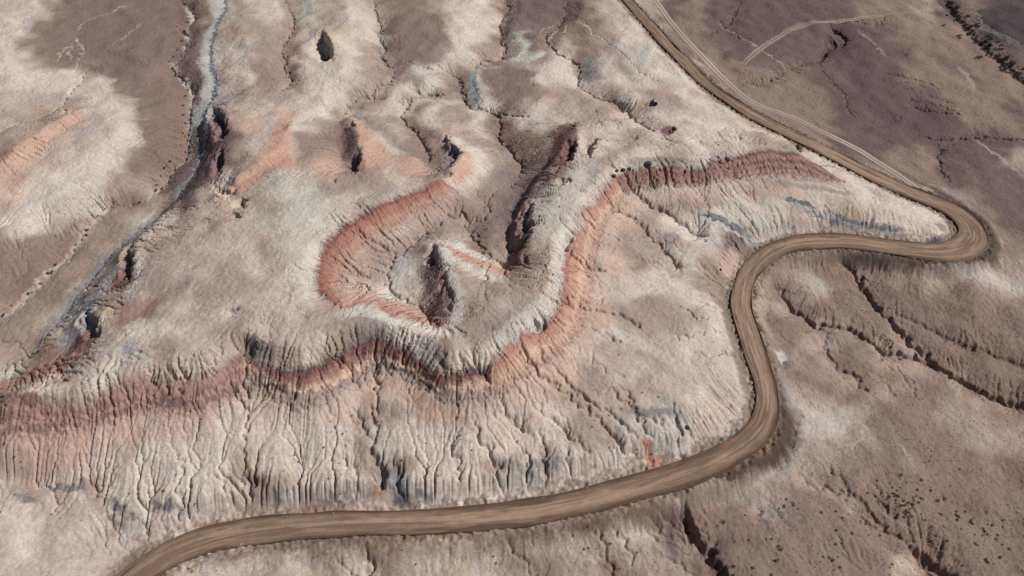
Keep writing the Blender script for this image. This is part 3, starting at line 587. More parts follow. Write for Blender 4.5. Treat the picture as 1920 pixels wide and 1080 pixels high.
# --- distance to a polyline, worked window by window
def poly_dist(X, Y, maxd, XX, YY):
    """distance and parameter (index + fraction) to a polyline, inside its own window: (window, dist, par)"""
    w = window(X, Y, maxd + 3.5)
    wj, wi = w[0].start, w[1].start
    gX = XX[w]; gY = YY[w]
    dist = np.full(gX.shape, 1e6, np.float32); par = np.zeros(gX.shape, np.float32)
    pad = maxd + 3.5
    for k in range(len(X) - 1):
        ax, ay, bx, by = X[k], Y[k], X[k + 1], Y[k + 1]
        i0 = max(0, int((min(ax, bx) - pad - X0) / DX) - wi); i1 = min(gX.shape[1], int((max(ax, bx) + pad - X0) / DX) + 2 - wi)
        j0 = max(0, int((min(ay, by) - pad - Y0) / DX) - wj); j1 = min(gX.shape[0], int((max(ay, by) + pad - Y0) / DX) + 2 - wj)
        if i1 <= i0 or j1 <= j0: continue
        gx = gX[j0:j1, i0:i1]; gy = gY[j0:j1, i0:i1]
        dx, dy = bx - ax, by - ay; l2 = dx * dx + dy * dy + 1e-9
        t = np.clip(((gx - ax) * dx + (gy - ay) * dy) / l2, 0, 1)
        d = np.hypot(gx - ax - t * dx, gy - ay - t * dy)
        q = dist[j0:j1, i0:i1]; m = d < q
        q[m] = d[m]; par[j0:j1, i0:i1][m] = (k + t)[m]
    return w, dist, par

def inside(X, Y, gx, gy):
    r = np.zeros(gx.shape, bool); n = len(X); j = n - 1
    for i in range(n):
        c = ((Y[i] > gy) != (Y[j] > gy))
        xx = (X[j] - X[i]) * (gy - Y[i]) / (Y[j] - Y[i] + 1e-12) + X[i]
        r ^= c & (gx < xx); j = i
    return r

GX, GY = np.meshgrid(xs, ys)
assert GX.dtype == np.float32
W1 = noise(8, 2.0, 1.0, 11); W2 = noise(8, 2.0, 1.0, 12)
WX = GX + 0.5 * W1; WY = GY + 0.5 * W2          # meandering copy of the plan, for natural lines

# --- road profile (smoothed spline through the image-pixel line)
def smooth_line(s, step, n_smooth):
    a = L(s); Z0 = np.array([0.0] * len(a))
    Hs = blur(H0, 3.2 / DX)
    X, Y, Z = ground_at(a[:, 0], a[:, 1], Hs)
    n = len(X); P = np.stack([X, Y, Z, a[:, 2]], 1)
    out = []
    for k in range(n - 1):
        p0 = P[max(k - 1, 0)]; p1 = P[k]; p2 = P[k + 1]; p3 = P[min(k + 2, n - 1)]
        m = max(2, int(np.hypot(*(p2 - p1)[:2]) / step))
        for t in np.arange(m) / m:
            out.append(0.5 * ((2 * p1) + (-p0 + p2) * t + (2 * p0 - 5 * p1 + 4 * p2 - p3) * t * t + (-p0 + 3 * p1 - 3 * p2 + p3) * t ** 3))
    out = np.array(out)
    for _ in range(n_smooth):
        out[1:-1, 2] = (out[:-2, 2] + out[2:, 2]) / 2
    return out
RP = smooth_line(ROAD, 1.0, 60)
TP = smooth_line(TRACK, 1.0, 12)
rd = np.full((NY, NX), 1e6, np.float32); rpar = np.zeros((NY, NX), np.float32)
w_, d_, p_ = poly_dist(RP[:, 0], RP[:, 1], 14, GX, GY)
rd[w_] = d_; rpar[w_] = p_
ri = np.clip(rpar.astype(int), 0, len(RP) - 2); rf = rpar - ri
road_z = RP[ri, 2] * (1 - rf) + RP[ri + 1, 2] * rf
road_w = RP[ri, 3] * (1 - rf) + RP[ri + 1, 3] * rf
near_road = 1 - sstep(0.3, 5.5, rd - road_w)
td = np.full((NY, NX), 1e6, np.float32); tz = np.zeros((NY, NX), np.float32)
w_, d_, p_ = poly_dist(TP[:, 0], TP[:, 1], 8, GX, GY)
i_ = np.clip(p_.astype(int), 0, len(TP) - 2); f_ = p_ - i_
td[w_] = d_; tz[w_] = TP[i_, 2] * (1 - f_) + TP[i_ + 1, 2] * f_
near_track = (1 - sstep(1.8, 4.0, td)) * (1 - near_road)
flat = np.maximum(near_road, near_track)

# --- relief before erosion
H = H0 + 0.30 * noise(28, 8, 1.4, 1) + 0.05 * noise(6, 1.6, 1.0, 2)
gy_, gx_ = np.gradient(blur(H0, 2 / DX), DX)
slope0 = np.hypot(gx_, gy_)
for drop, reach, gs in SCARPS:
    X, Y, Z, a = line_at(gs)
    w_, d, p = poly_dist(X, Y, reach * 1.6 + 1, WX, WY)
    k = np.clip(p.astype(int), 0, len(X) - 2)
    side = (X[k + 1] - X[k]) * (WY[w_] - Y[k]) - (Y[k + 1] - Y[k]) * (WX[w_] - X[k])
    if a[-1, 1] > a[0, 1]: side = -side            # line drawn towards the viewer: its left is on the other hand
    n = len(X) - 1
    end = np.clip(np.minimum(p, n - p) / 0.5 + 0.15, 0, 1)
    prof = sstep(0.0, 0.9, d) * np.clip(1 - d / (reach * (0.35 + 0.65 * end)), 0, 1) ** 0.8
    H[w_] -= drop * np.where(side > 0, prof, 0) * end
VAL = np.zeros((NY, NX), np.float32)
for gw, gd, gs in GULLIES:
    gd *= 0.65 if float(gs.split(',')[0]) > 1400 else 0.8
    if gw < 1.7: gw *= 0.8
    X, Y, Z, a = line_at(gs)
    w_, d, p = poly_dist(X, Y, gw * 2 + 1, WX, WY)
    taper = np.clip(0.35 + p / max(1.0, (len(X) - 1) * 0.35), 0, 1)
    wide = 0.5 * gw * (0.6 + 0.4 * taper)
    prof = 1 - sstep(0.3, 1.0, d / (wide * 0.8 + 0.15))
    apron = np.clip(1 - d / (wide * 2.6 + 0.8), 0, 1) ** 2
    H[w_] -= gd * taper * (0.9 * prof + 0.2 * apron)
    if gw >= 0.9 and (a[:, 1].mean() < 345 or a[:, 0].mean() > 1420 or (a[:, 1].mean() < 520 and 860 < a[:, 0].mean())):     # open country: gullies lie in shallow valleys
        w_, d, p = poly_dist(X, Y, 10, GX, GY)
        e_ = sstep(0, 1.2, np.minimum(p, len(X) - 1 - p) + 0.4)
        VAL[w_] = np.maximum(VAL[w_], np.clip(1 - d / 9.5, 0, 1) * e_ * min(1.3, gd))
H -= (1.5 - 0.7 * sstep(90, 130, GX) * (1 - sstep(180, 230, GY))) * blur(VAL, 0.5 / DX) ** 1.5
H = H * (1 - near_road) + (road_z - 0.25 + 0.22 * noise(5, 1.2, 0.8, 51) * np.exp(-((rd - road_w - 0.3) / 1.6) ** 2)) * near_road
H = H * (1 - near_track) + (tz - 0.1) * near_track

# --- stream-power erosion on the fine grid
def flow(H):
    """steepest-descent receivers, levels"""
    n = NX * NY; idx = np.arange(n, dtype=np.int32).reshape(NY, NX)
    best = np.zeros((NY, NX), np.float32); rec = idx.copy()
    for dy in (-1, 0, 1):
        for dx in (-1, 0, 1):
            if dx == 0 and dy == 0: continue
            y0, y1 = max(0, -dy), NY - max(0, dy); x0, x1 = max(0, -dx), NX - max(0, dx)
            s = (H[y0:y1, x0:x1] - H[y0 + dy:y1 + dy, x0 + dx:x1 + dx]) / (DX * math.hypot(dx, dy))
            b = best[y0:y1, x0:x1]; m = s > b
            b[m] = s[m]; rec[y0:y1, x0:x1][m] = idx[y0 + dy:y1 + dy, x0 + dx:x1 + dx][m]
    rec[0, :] = idx[0, :]; rec[-1, :] = idx[-1, :]; rec[:, 0] = idx[:, 0]; rec[:, -1] = idx[:, -1]
    rec = rec.ravel()
    depth = (rec != np.arange(n)).astype(np.int32); q = rec.copy()
    for _ in range(14):
        depth = depth + depth[q]; q = q[q]
    order = np.argsort(depth, kind='stable').astype(np.int32)
    cuts = np.searchsorted(depth[order], np.arange(depth.max() + 2))
    return rec, order, cuts

def erode(H, KF, iters, diff, floor):
    for it in range(iters):
        rec, order, cuts = flow(H)
        A = np.full(NX * NY, DX * DX, np.float32)
        nl = len(cuts) - 1
        for l in range(nl - 1, 0, -1):
            s = order[cuts[l]:cuts[l + 1]]
            np.add.at(A, rec[s], A[s])
        h = H.ravel().copy()
        F = (KF.ravel() * np.sqrt(np.minimum(A, 2500.0)) / DX).astype(np.float32)
        for l in range(1, nl):
            s = order[cuts[l]:cuts[l + 1]]
            f = F[s]; h[s] = (h[s] + f * h[rec[s]]) / (1 + f)
        H2 = h.reshape(NY, NX)
        H2 = np.maximum(H2, floor)
        p = np.pad(H2, 1, mode='edge')
        H = H2 + diff * (0.25 * (p[:-2, 1:-1] + p[2:, 1:-1] + p[1:-1, :-2] + p[1:-1, 2:]) - H2)
    return H, A.reshape(NY, NX)
def region(s, feather):
    X, Y, _, _ = line_at(s); X = np.append(X, X[0]); Y = np.append(Y, Y[0])
    w, d, _ = poly_dist(X, Y, feather + 2, WX, WY)
    ins = inside(X[:-1], Y[:-1], WX[w], WY[w])
    o = np.zeros((NY, NX), np.float32)
    o[w] = np.clip(0.5 + np.where(ins, .5, -.5) * np.clip(d / feather, 0, 1), 0, 1)
    return o
CALM = 1 - 0.75 * region("-40,860 0,855 280,800 380,805 458,775 560,788 700,722 840,778 930,765 1010,712 1100,665 1130,600 1300,600 1345,660 1300,740 1150,800 1000,832 850,858 760,878 640,862 520,866 450,878 300,885 100,885 -40,890", 5.0)
# hard rock edge lines keep their height; how easily each place erodes
rimness = sstep(0.12, 0.45, slope0)
ero_mask = np.clip(0.22 + 1.0 * rimness, 0, 1.3) * (1 - flat) * (0.3 + 0.7 * CALM)
KF = (0.020 * ero_mask).astype(np.float32)
H += 0.03 * noise(3, 0.9, 0.6, 3) * (1 - flat)
base = H.copy()
H, ACC = erode(H, KF, 13, 0.03, base - 1.8 * ero_mask - 0.02)

# --- fine rills combed down the slopes (noise averaged along the fall line)
def near_sample(a, X, Y):
    i = np.clip((X - X0) * (1 / DX) + .5, 0, NX - 1).astype(np.int32); j = np.clip((Y - Y0) * (1 / DX) + .5, 0, NY - 1).astype(np.int32)
    return a.ravel()[j * NX + i]
def comb(fields, counts, ds, U):
    """average each noise field along the fall line, counts[k] steps both ways"""
    acc = [f.copy() for f in fields]
    for sgn in (1, -1):
        X = GX.copy(); Y = GY.copy()
        for st in range(max(counts)):
            u = near_sample(U, X, Y)
            X += np.float32(sgn * ds) * u.real; Y += np.float32(sgn * ds) * u.imag
            for k, f in enumerate(fields):
                if st < counts[k]: acc[k] += sample(f, X, Y)
    return [a / a.std() for a in acc]
gy_, gx_ = np.gradient(blur(H, 4), DX)
gl = np.hypot(gx_, gy_) + 1e-4
UX = (gx_ / gl).astype(np.float32); UY = (gy_ / gl).astype(np.float32)
SLOPE = gl
RILL, RILL2, STREAK, RILL3 = comb([noise(2.2, 0.8, 0.3, 21), noise(5.0, 1.8, 0.6, 22), noise(3, 0.8, 0.4, 41), noise(3.4, 1.4, 0.3, 24)], [9, 12, 9, 11], 0.9, (UX + 1j * UY).astype(np.complex64))
r_amp = sstep(0.10, 0.45, SLOPE) * (1 - flat) * CALM
patchy = 0.25 + 0.75 * sstep(-1, 0.8, noise(22, 7, 1, 23))
thin = np.exp(-(RILL / 0.22) ** 2)
rim = np.zeros((NY, NX), np.float32)                # combed edges: above the red beds and round the hollows
for k_, e_ in enumerate([q[0] for q in BEDS[:5]] + RIMS):
    X, Y, Z, _ = line_at(e_); w_, d_, p_ = poly_dist(X, Y, 14, GX, GY)
    m_ = np.clip(1 - d_ / 13.0, 0, 1)
    if k_ < 5:                                     # the beds themselves stay smoother than the rim above them
        i_ = np.clip(p_.astype(int), 0, len(Z) - 2); zl = Z[i_] + (Z[i_ + 1] - Z[i_]) * (p_ - i_)
        m_ = m_ * (0.22 + 0.78 * sstep(-0.9, 0.6, H0[w_] - zl))
    rim[w_] = np.maximum(rim[w_], m_)
rim = np.maximum(rim, 0.42 * sstep(0.15, 0.5, VAL) * (1 - sstep(0.8, 1.1, VAL)))
BEDM = np.zeros((NY, NX), np.float32)
for q in BEDS[:5]:
    BEDM = np.maximum(BEDM, region(q[0] + ' ' + ' '.join(q[1].split()[::-1]), 1.5))
deep = sstep(0.45, 1.5, RILL3 + 0.25 * RILL)
H -= 0.22 * (r_amp * patchy + 0.7 * rim * (1 - flat)) * thin + (0.24 * r_amp * patchy * (1 - 0.5 * BEDM) + 0.85 * rim * (1 - flat)) * deep
crack = np.exp(-(noise(9, 1.1, 0.9, 25) / 0.10) ** 2) * sstep(-0.8, 0.9, noise(45, 9, 1, 26)) * (1 - flat)
wrk = noise(7, 0.9, 0.7, 27) + 0.8 * RILL2                       # short wavy wrinkles lying across the fall line
wrinkle = np.exp(-(wrk / 0.16) ** 2) * sstep(-0.5, 0.8, noise(30, 8, 1, 28)) * (1 - flat)
H -= 0.24 * crack + 0.15 * wrinkle
H += 0.12 * r_amp * RILL2
chan = sstep(1.9, 4.4, np.log(ACC)) * (0.40 + 0.60 * sstep(0.05, 0.25, SLOPE)) * (1 - flat) * (0.35 + 0.65 * CALM)
H -= 0.44 * blur(chan.astype(np.float32), 0.45)
H += (0.02 * noise(1.6, 0.5, 0.2, 29) * (1 - near_road)).astype(np.float32)
H = H.astype(np.float32)

# --- ground colour
def lin(c):
    c = np.asarray(c, float) / 255.0
    return np.where(c <= 0.04045, c / 12.92, ((c + 0.055) / 1.055) ** 2.4)
GAIN = 1.0                                        # seen tone -> soil reflectance
LET = [list(r) for r in GROUND.split()]
for r_ in range(4):                                # the north-west fields are darker than the plain
    for c_ in range(3, 9):
        if LET[r_][c_] == 'm': LET[r_][c_] = 'n'
for r_ in range(21, 27):                           # and the low plain on the right is browner than the slopes
    for c_ in range(33, 48):
        if LET[r_][c_] == 't': LET[r_][c_] = 'm'
step = {'W': 'w', 'w': 'p'}
for r_, c_ in [(r, c) for r in range(15, 21) for c in range(30, 35)] + [(r, c) for r in range(22, 27) for c in range(0, 4)]:
    LET[r_][c_] = step.get(LET[r_][c_], LET[r_][c_])
step = {'p': 'w'}  # apron soil colour lightened to make up for shading from its relief
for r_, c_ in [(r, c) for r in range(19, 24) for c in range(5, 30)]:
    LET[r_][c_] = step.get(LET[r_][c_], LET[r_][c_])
for r_ in range(18, 24):
    for c_ in range(36, 48):
        if LET[r_][c_] in 'wv': LET[r_][c_] = 't'
for r_ in range(11, 27):
    for c_ in range(35, 48):
        if LET[r_][c_] == 'n': LET[r_][c_] = 'm'
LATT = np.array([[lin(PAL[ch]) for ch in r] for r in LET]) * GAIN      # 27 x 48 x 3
lx, ly = np.meshgrid(20 + 40 * np.arange(48), 20 + 40 * np.arange(27))
# image-pixel colour lattice, projected onto the ground through the camera and interpolated
def plan_to_pixel(X, Y, Z):
    t = (S2 * Y + S2 * (CAM_H - Z))
    return 960 + FPX * X / t, 540 - FPX * (S2 * Y - S2 * (CAM_H - Z)) / t
dwx = GX + 1.8 * noise(40, 9, 1.2, 31) + 0.5 * RILL2 * UX; dwy = GY + 1.8 * noise(40, 9, 1.2, 32) + 0.5 * RILL2 * UY
U, V = plan_to_pixel(dwx, dwy, H0)
u = np.clip(U / 40 - .5, 0, 46.999); v = np.clip(V / 40 - .5, 0, 25.999)
i = u.astype(int); j = v.astype(int); fu = (u - i)[..., None]; fv = (v - j)[..., None]
fu = fu * fu * (3 - 2 * fu); fv = fv * fv * (3 - 2 * fv)
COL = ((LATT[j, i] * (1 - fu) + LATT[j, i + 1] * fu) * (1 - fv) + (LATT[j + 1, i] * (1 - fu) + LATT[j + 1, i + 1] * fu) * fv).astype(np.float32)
del u, v, i, j, fu, fv, U, V
# soil mottling combed down the slopes
MOTT = noise(40, 2, 1.1, 42); MOT2 = noise(6, 0.8, 0.6, 43)
COL *= (1 + 0.045 * STREAK * sstep(0.02, 0.3, SLOPE) + 0.028 * MOTT + 0.04 * MOT2)[..., None]
FINE = noise(1.7, 0.45, 0.3, 45)
COL *= (1 + 0.045 * FINE)[..., None]
# bedding: thin layers that follow the elevation, seen where slopes cut them
zz = np.arange(-20, 40, 0.28); lay = np.random.default_rng(8).standard_normal(len(zz))
LAY = np.interp(H + 0.5 * noise(60, 25, 1, 46), zz, lay).astype(np.float32) * sstep(0.16, 0.42, SLOPE) * (1 - flat)
COL *= (1 + 0.055 * LAY)[..., None]
COL[..., 2] *= 1 + 0.02 * LAY
tint = noise(50, 4, 1.2, 44)
COL[..., 0] *= 1 + 0.015 * tint; COL[..., 2] *= 1 - 0.02 * tint

BX = GX + (0.35 * RILL + 0.35 * RILL2) * UX + 0.3 * W1; BY = GY + (0.35 * RILL + 0.35 * RILL2) * UY + 0.3 * W2
def soil(c, k=0.66):
    c = np.asarray(c, float); g = c @ np.array([0.3, 0.59, 0.11]) if c.ndim == 1 else (c * [0.3, 0.59, 0.11]).sum(-1, keepdims=True)
    return lin(g + (c - g) * k) * (0.97 if k > 0.7 else 1.0)
def blend(w, alpha, rgb):
    a = alpha[..., None]
    COL[w] = COL[w] * (1 - a) + rgb * a
tone = (1 + 0.04 * STREAK + 0.03 * MOT2 + 0.045 * FINE)
for r, g, b, al, fe, s in FIELDS:
    X, Y, _, _ = line_at(s); X = np.append(X, X[0]); Y = np.append(Y, Y[0])
    w, d, _ = poly_dist(X, Y, fe + 6, dwx, dwy)
    ins = inside(X[:-1], Y[:-1], dwx[w], dwy[w])
    blend(w, al * (1 - sstep(-fe, fe, np.where(ins, -d, d))), lin((r, g, b)) * GAIN * tone[w][..., None])
for r, g, b, al, hw, fe, s in PALE:
    X, Y, _, _ = line_at(s)
    w, d, p = poly_dist(X, Y, hw + fe + 5, dwx, dwy)
    end = sstep(0, 0.6, np.minimum(p, len(X) - 1 - p) + 0.25)
    blend(w, al * (1 - sstep(hw * .4, hw + fe, d)) * end, lin((r, g, b)) * GAIN * tone[w][..., None])
for top, bot, stops, fe, strata in BEDS:
    Xt, Yt, _, _ = line_at(top); Xb, Yb, _, _ = line_at(bot)
    PX = np.concatenate([Xt, Xb[::-1]]); PY = np.concatenate([Yt, Yb[::-1]])
    w = window(PX, PY, 12)
    D = []
    for (X, Y) in ((Xt, Yt), (Xb, Yb)):
        f = np.full((NY, NX), 1e6, np.float32); w2, d2, _ = poly_dist(X, Y, 40, BX, BY); f[w2] = d2; D.append(f[w])
    dt, db = D
    ins = inside(PX, PY, BX[w], BY[w])
    s = np.where(ins, dt / (dt + db + 1e-6), np.where(dt < db, 0, 1))
    m = np.minimum(dt, db)
    al = np.where(ins, 0.55 + 0.45 * np.clip(m / (fe * 0.8), 0, 1), 0.55 * np.clip(1 - m / (fe * 1.3), 0, 1) ** 1.5)
    sp = [q[0] for q in stops]
    bedn = np.interp(s * 17, np.arange(18), np.random.default_rng(5).standard_normal(18)) * strata
    rgb = np.stack([np.interp(s, sp, soil([q[1:4] for q in stops])[:, c]) * GAIN for c in range(3)], -1) * ((1 + 0.14 * bedn) * tone[w])[..., None]
    H[w] += (0.20 * bedn * np.where(ins, np.minimum(1, np.minimum(dt, db)), 0)).astype(np.float32)
    al = al * np.interp(s, sp, [q[4] for q in stops])
    blend(w, al, rgb)
# verge of the graded road
vg = (1 - sstep(0.2, 3.2, rd - road_w + 0.7 * MOT2 + 0.9 * MOTT)) * (rd < 20)
blend((slice(None), slice(None)), 0.75 * vg, lin((120, 100, 84)) * GAIN * tone[..., None])
for r, g, b, al, fe, s in PATCHES:
    X, Y, _, _ = line_at(s); X = np.append(X, X[0]); Y = np.append(Y, Y[0])
    w, d, _ = poly_dist(X, Y, fe + 1, BX, BY)
    ins = inside(X[:-1], Y[:-1], BX[w], BY[w])
    sd = np.where(ins, -d, d)
    a = al * (1 - sstep(-fe, fe, sd))
    blend(w, a, soil((r, g, b)) * GAIN * tone[w][..., None])
for r, g, b, al, hw, fe, s in LINES:
    X, Y, _, _ = line_at(s)
    w, d, p = poly_dist(X, Y, hw + fe, WX if hw < 0.8 else BX, WY if hw < 0.8 else BY)
    end = np.clip(p / 0.4, 0, 1) * np.clip((len(X) - 1 - p) / 0.4, 0, 1)
    a = al * (1 - sstep(hw, hw + fe, d)) * (0.3 + 0.7 * end)
    blend(w, a, soil((r, g, b), 0.5) * GAIN * tone[w][..., None])
COL = np.clip(COL, 0.01, 0.85)

# --- materials
def new_mat(name):
    m = bpy.data.materials.new(name); m.use_nodes = True
    nt = m.node_tree; b = nt.nodes["Principled BSDF"]
    b.inputs["Roughness"].default_value = 0.95
    b.inputs["Specular IOR Level"].default_value = 0.15
    return m, nt, b

def soil_mat(name, grain=0.5, bump=0.35):
    m, nt, b = new_mat(name)
    N = nt.nodes.new; K = nt.links.new
    at = N("ShaderNodeAttribute"); at.attribute_name = "soil"
    tc = N("ShaderNodeTexCoord")
    n1 = N("ShaderNodeTexNoise"); n1.inputs["Scale"].default_value = 2.6; n1.inputs["Detail"].default_value = 5; n1.inputs["Roughness"].default_value = 0.75
    n2 = N("ShaderNodeTexNoise"); n2.inputs["Scale"].default_value = 0.45; n2.inputs["Detail"].default_value = 6; n2.inputs["Roughness"].default_value = 0.7
    K(tc.outputs["Object"], n1.inputs["Vector"]); K(tc.outputs["Object"], n2.inputs["Vector"])
    mr = N("ShaderNodeMapRange"); mr.inputs["From Min"].default_value = 0.3; mr.inputs["From Max"].default_value = 0.7
    mr.inputs["To Min"].default_value = 1 - grain * 0.3; mr.inputs["To Max"].default_value = 1 + grain * 0.3
    K(n1.outputs["Fac"], mr.inputs["Value"])
    m2 = N("ShaderNodeMapRange"); m2.inputs["From Min"].default_value = 0.3; m2.inputs["From Max"].default_value = 0.7
    m2.inputs["To Min"].default_value = 0.93; m2.inputs["To Max"].default_value = 1.07
    K(n2.outputs["Fac"], m2.inputs["Value"])
    mu = N("ShaderNodeMath"); mu.operation = 'MULTIPLY'; K(mr.outputs[0], mu.inputs[0]); K(m2.outputs[0], mu.inputs[1])
    vm = N("ShaderNodeVectorMath"); vm.operation = 'SCALE'; K(at.outputs["Color"], vm.inputs[0]); K(mu.outputs[0], vm.inputs["Scale"])
    K(vm.outputs[0], b.inputs["Base Color"])
    bp = N("ShaderNodeBump"); bp.inputs["Strength"].default_value = bump; bp.inputs["Distance"].default_value = 0.25
    K(n1.outputs["Fac"], bp.inputs["Height"]); K(bp.outputs[0], b.inputs["Normal"])
    return m

def tag(o, label=None, cat=None, group=None, kind=None):
    if label: o["label"] = label
    if cat: o["category"] = cat
    if group: o["group"] = group
    if kind: o["kind"] = kind
    return o

def grid_mesh(name, V, ny, nx, col, mat, smooth=True):
    """mesh of an ny x nx sheet of vertices V (ny*nx, 3)"""
    me = bpy.data.meshes.new(name)
    idx = np.arange(ny * nx, dtype=np.int32).reshape(ny, nx)
    q = np.stack([idx[:-1, :-1], idx[:-1, 1:], idx[1:, 1:], idx[1:, :-1]], -1).reshape(-1, 4)
    me.vertices.add(ny * nx); me.vertices.foreach_set("co", V.astype(np.float32).ravel())
    me.loops.add(q.size); me.loops.foreach_set("vertex_index", q.ravel())
    me.polygons.add(len(q)); me.polygons.foreach_set("loop_start", np.arange(0, q.size, 4, dtype=np.int32))
    me.polygons.foreach_set("loop_total", np.full(len(q), 4, np.int32))
    me.polygons.foreach_set("use_smooth", np.full(len(q), smooth, bool))
    at = me.attributes.new("soil", 'FLOAT_COLOR', 'POINT')
    c = np.ones((ny * nx, 4), np.float32); c[:, :3] = col.reshape(-1, 3)
    at.data.foreach_set("color", c.ravel())
    me.update(calc_edges=True)
    me.materials.append(mat)
    o = bpy.data.objects.new(name, me); scene.collection.objects.link(o)
    return o
SOIL = soil_mat("badland_soil", 0.62, 0.45)

# the ground: fine sheet in the middle, stretched out to the horizon at its border
def pad_axis(a, far):
    return np.concatenate([[a[0] - far[::-1][k] for k in range(len(far))], a, [a[-1] + f for f in far]])
far = np.concatenate([np.array([2, 5, 9, 14, 20, 28, 38, 50, 65, 85, 110, 145, 190, 240, 300, 380, 480, 600, 750, 950, 1200, 1600, 2200, 3200]), []]).astype(float)
axx = pad_axis(xs, far); axy = pad_axis(ys, far)
nf = len(far)
HP = np.pad(H, nf, mode='edge'); CP = np.pad(COL, ((nf, nf), (nf, nf), (0, 0)), mode='edge')
AX, AY = np.meshgrid(axx, axy)
out = np.maximum(np.maximum(X0 - AX, AX - X1), np.maximum(Y0 - AY, AY - Y1))
ring = out > 0
def lattice(x, y, cell, seed):
    t = np.random.default_rng(seed).standard_normal((64, 64))
    u = x / cell + 1000; v = y / cell + 1000; i = np.floor(u).astype(int); j = np.floor(v).astype(int); fu = u - i; fv = v - j
    fu = fu * fu * (3 - 2 * fu); fv = fv * fv * (3 - 2 * fv)
    g = lambda a, b: t[b % 64, a % 64]
    return (g(i, j) * (1 - fu) + g(i + 1, j) * fu) * (1 - fv) + (g(i, j + 1) * (1 - fu) + g(i + 1, j + 1) * fu) * fv
ox, oy, od = AX[ring], AY[ring], out[ring]
wz = sstep(0, 90, od); wc = sstep(0, 18, od)
HP[ring] = HP[ring] * (1 - wz) + wz * (4 + 3.0 * lattice(ox, oy, 90, 1) + 1.2 * lattice(ox, oy, 35, 2))
mixv = np.clip(0.45 + 0.3 * lattice(ox, oy, 60, 3) + 0.15 * lattice(ox, oy, 22, 4), 0, 1)[:, None]
oc = lin(PAL['n']) * (1 - mixv) + lin(PAL['p']) * mixv
CP[ring] = CP[ring] * (1 - wc[:, None]) + oc * wc[:, None]
V = np.stack([AX, AY, HP], -1).reshape(-1, 3)
o = grid_mesh("ground", V, len(axy), len(axx), CP, SOIL)
tag(o, kind="structure")
del V, AX, AY, HP, CP, out, ring, ox, oy, od, wz, wc, mixv, oc

# --- graded dirt road and the two-rut track: crowned strips with ruts and berms
def strip(name, P, across, lift, col_fn, mat, prof):
    T = np.gradient(P[:, :2], axis=0); T /= np.hypot(T[:, 0], T[:, 1])[:, None]
    Nn = np.stack([T[:, 1], -T[:, 0]], 1)
    # keep inner edges from folding: smooth normals
    for _ in range(6):
        Nn[1:-1] = (Nn[:-2] + Nn[1:-1] * 2 + Nn[2:]) / 4
    Nn /= np.hypot(Nn[:, 0], Nn[:, 1])[:, None]
    c = np.linspace(-1, 1, across)
    X = P[:, 0:1] + Nn[:, 0:1] * P[:, 3:4] * c; Y = P[:, 1:2] + Nn[:, 1:2] * P[:, 3:4] * c
    arc = np.concatenate([[0], np.cumsum(np.hypot(*np.diff(P[:, :2], axis=0).T))])[:, None] + 0 * c
    cc = c[None, :] + 0 * X
    Z = lift(X, Y, P) + prof(cc, arc, P[:, 3:4])
    return grid_mesh(name, np.stack([X, Y, Z], -1).reshape(-1, 3), len(P), across, col_fn(cc, arc, P[:, 3:4]), mat)
def dens(P, step):
    s = np.concatenate([[0], np.cumsum(np.hypot(*np.diff(P[:, :2], axis=0).T))])
    t = np.arange(0, s[-1], step)
    return np.stack([np.interp(t, s, P[:, k]) for k in range(P.shape[1])], 1)
def smooth1d(n, seed, lo, k):
    r = np.random.default_rng(seed).standard_normal(n)
    ker = np.exp(-0.5 * (np.arange(-3 * k, 3 * k + 1) / k) ** 2); ker /= ker.sum()
    r = np.convolve(np.pad(r, 3 * k, mode='wrap'), ker, 'valid')
    return r / r.std() * lo
RD = dens(RP, 0.4)
RD[:, 3] *= 1 + 0.05 * smooth1d(len(RD), 61, 1, 30) + 0.03 * smooth1d(len(RD), 62, 1, 8)
def rut_field(cc, arc, hw, seed, count):
    """wheel tracks: lines that wander across the road, cross each other and fade"""
    f = np.zeros(cc.shape); r = np.random.default_rng(seed)
    n = cc.shape[0]
    for k in range(count):
        c0 = r.uniform(-0.6, 0.6); wd = r.uniform(0.03, 0.10)
        wob = smooth1d(n, seed * 50 + k, r.uniform(.1, .35), 110)[:, None]
        on = sstep(0.0, 0.9, smooth1d(n, seed * 70 + k, 1, int(r.uniform(25, 90))))[:, None]
        f += r.choice([-1, 1], p=[.5, .5]) * on * np.exp(-((cc - c0 - wob) / wd) ** 2) * r.uniform(.5, 1.2)
    return f
def patch_field(shape, seed, kx, ky):
    """soft irregular patches on a strip"""
    a = np.random.default_rng(seed).standard_normal((shape[0] // kx + 3, shape[1] // ky + 3))
    b = resize(a, shape[0], shape[1]); return b / b.std()
RUT = {}
def road_prof(cc, arc, hw):
    RUT['r'] = rut_field(cc, arc, hw, 3, 34)
    n = cc.shape[0]
    edge = sstep(0.9, 1.0, np.abs(cc))
    berm = np.exp(-((np.abs(cc) - 0.90) / 0.06) ** 2) * (0.28 + 0.12 * smooth1d(n, 9, 1, 8)[:, None])
    RUT['p'] = patch_field(cc.shape, 5, 14, 7); RUT['q'] = patch_field(cc.shape, 6, 4, 3)
    return 0.10 * (1 - cc ** 2) + 0.05 * np.clip(RUT['r'], -2, 2) + 0.025 * RUT['q'] + 0.03 * RUT['p'] + berm - 1.1 * edge
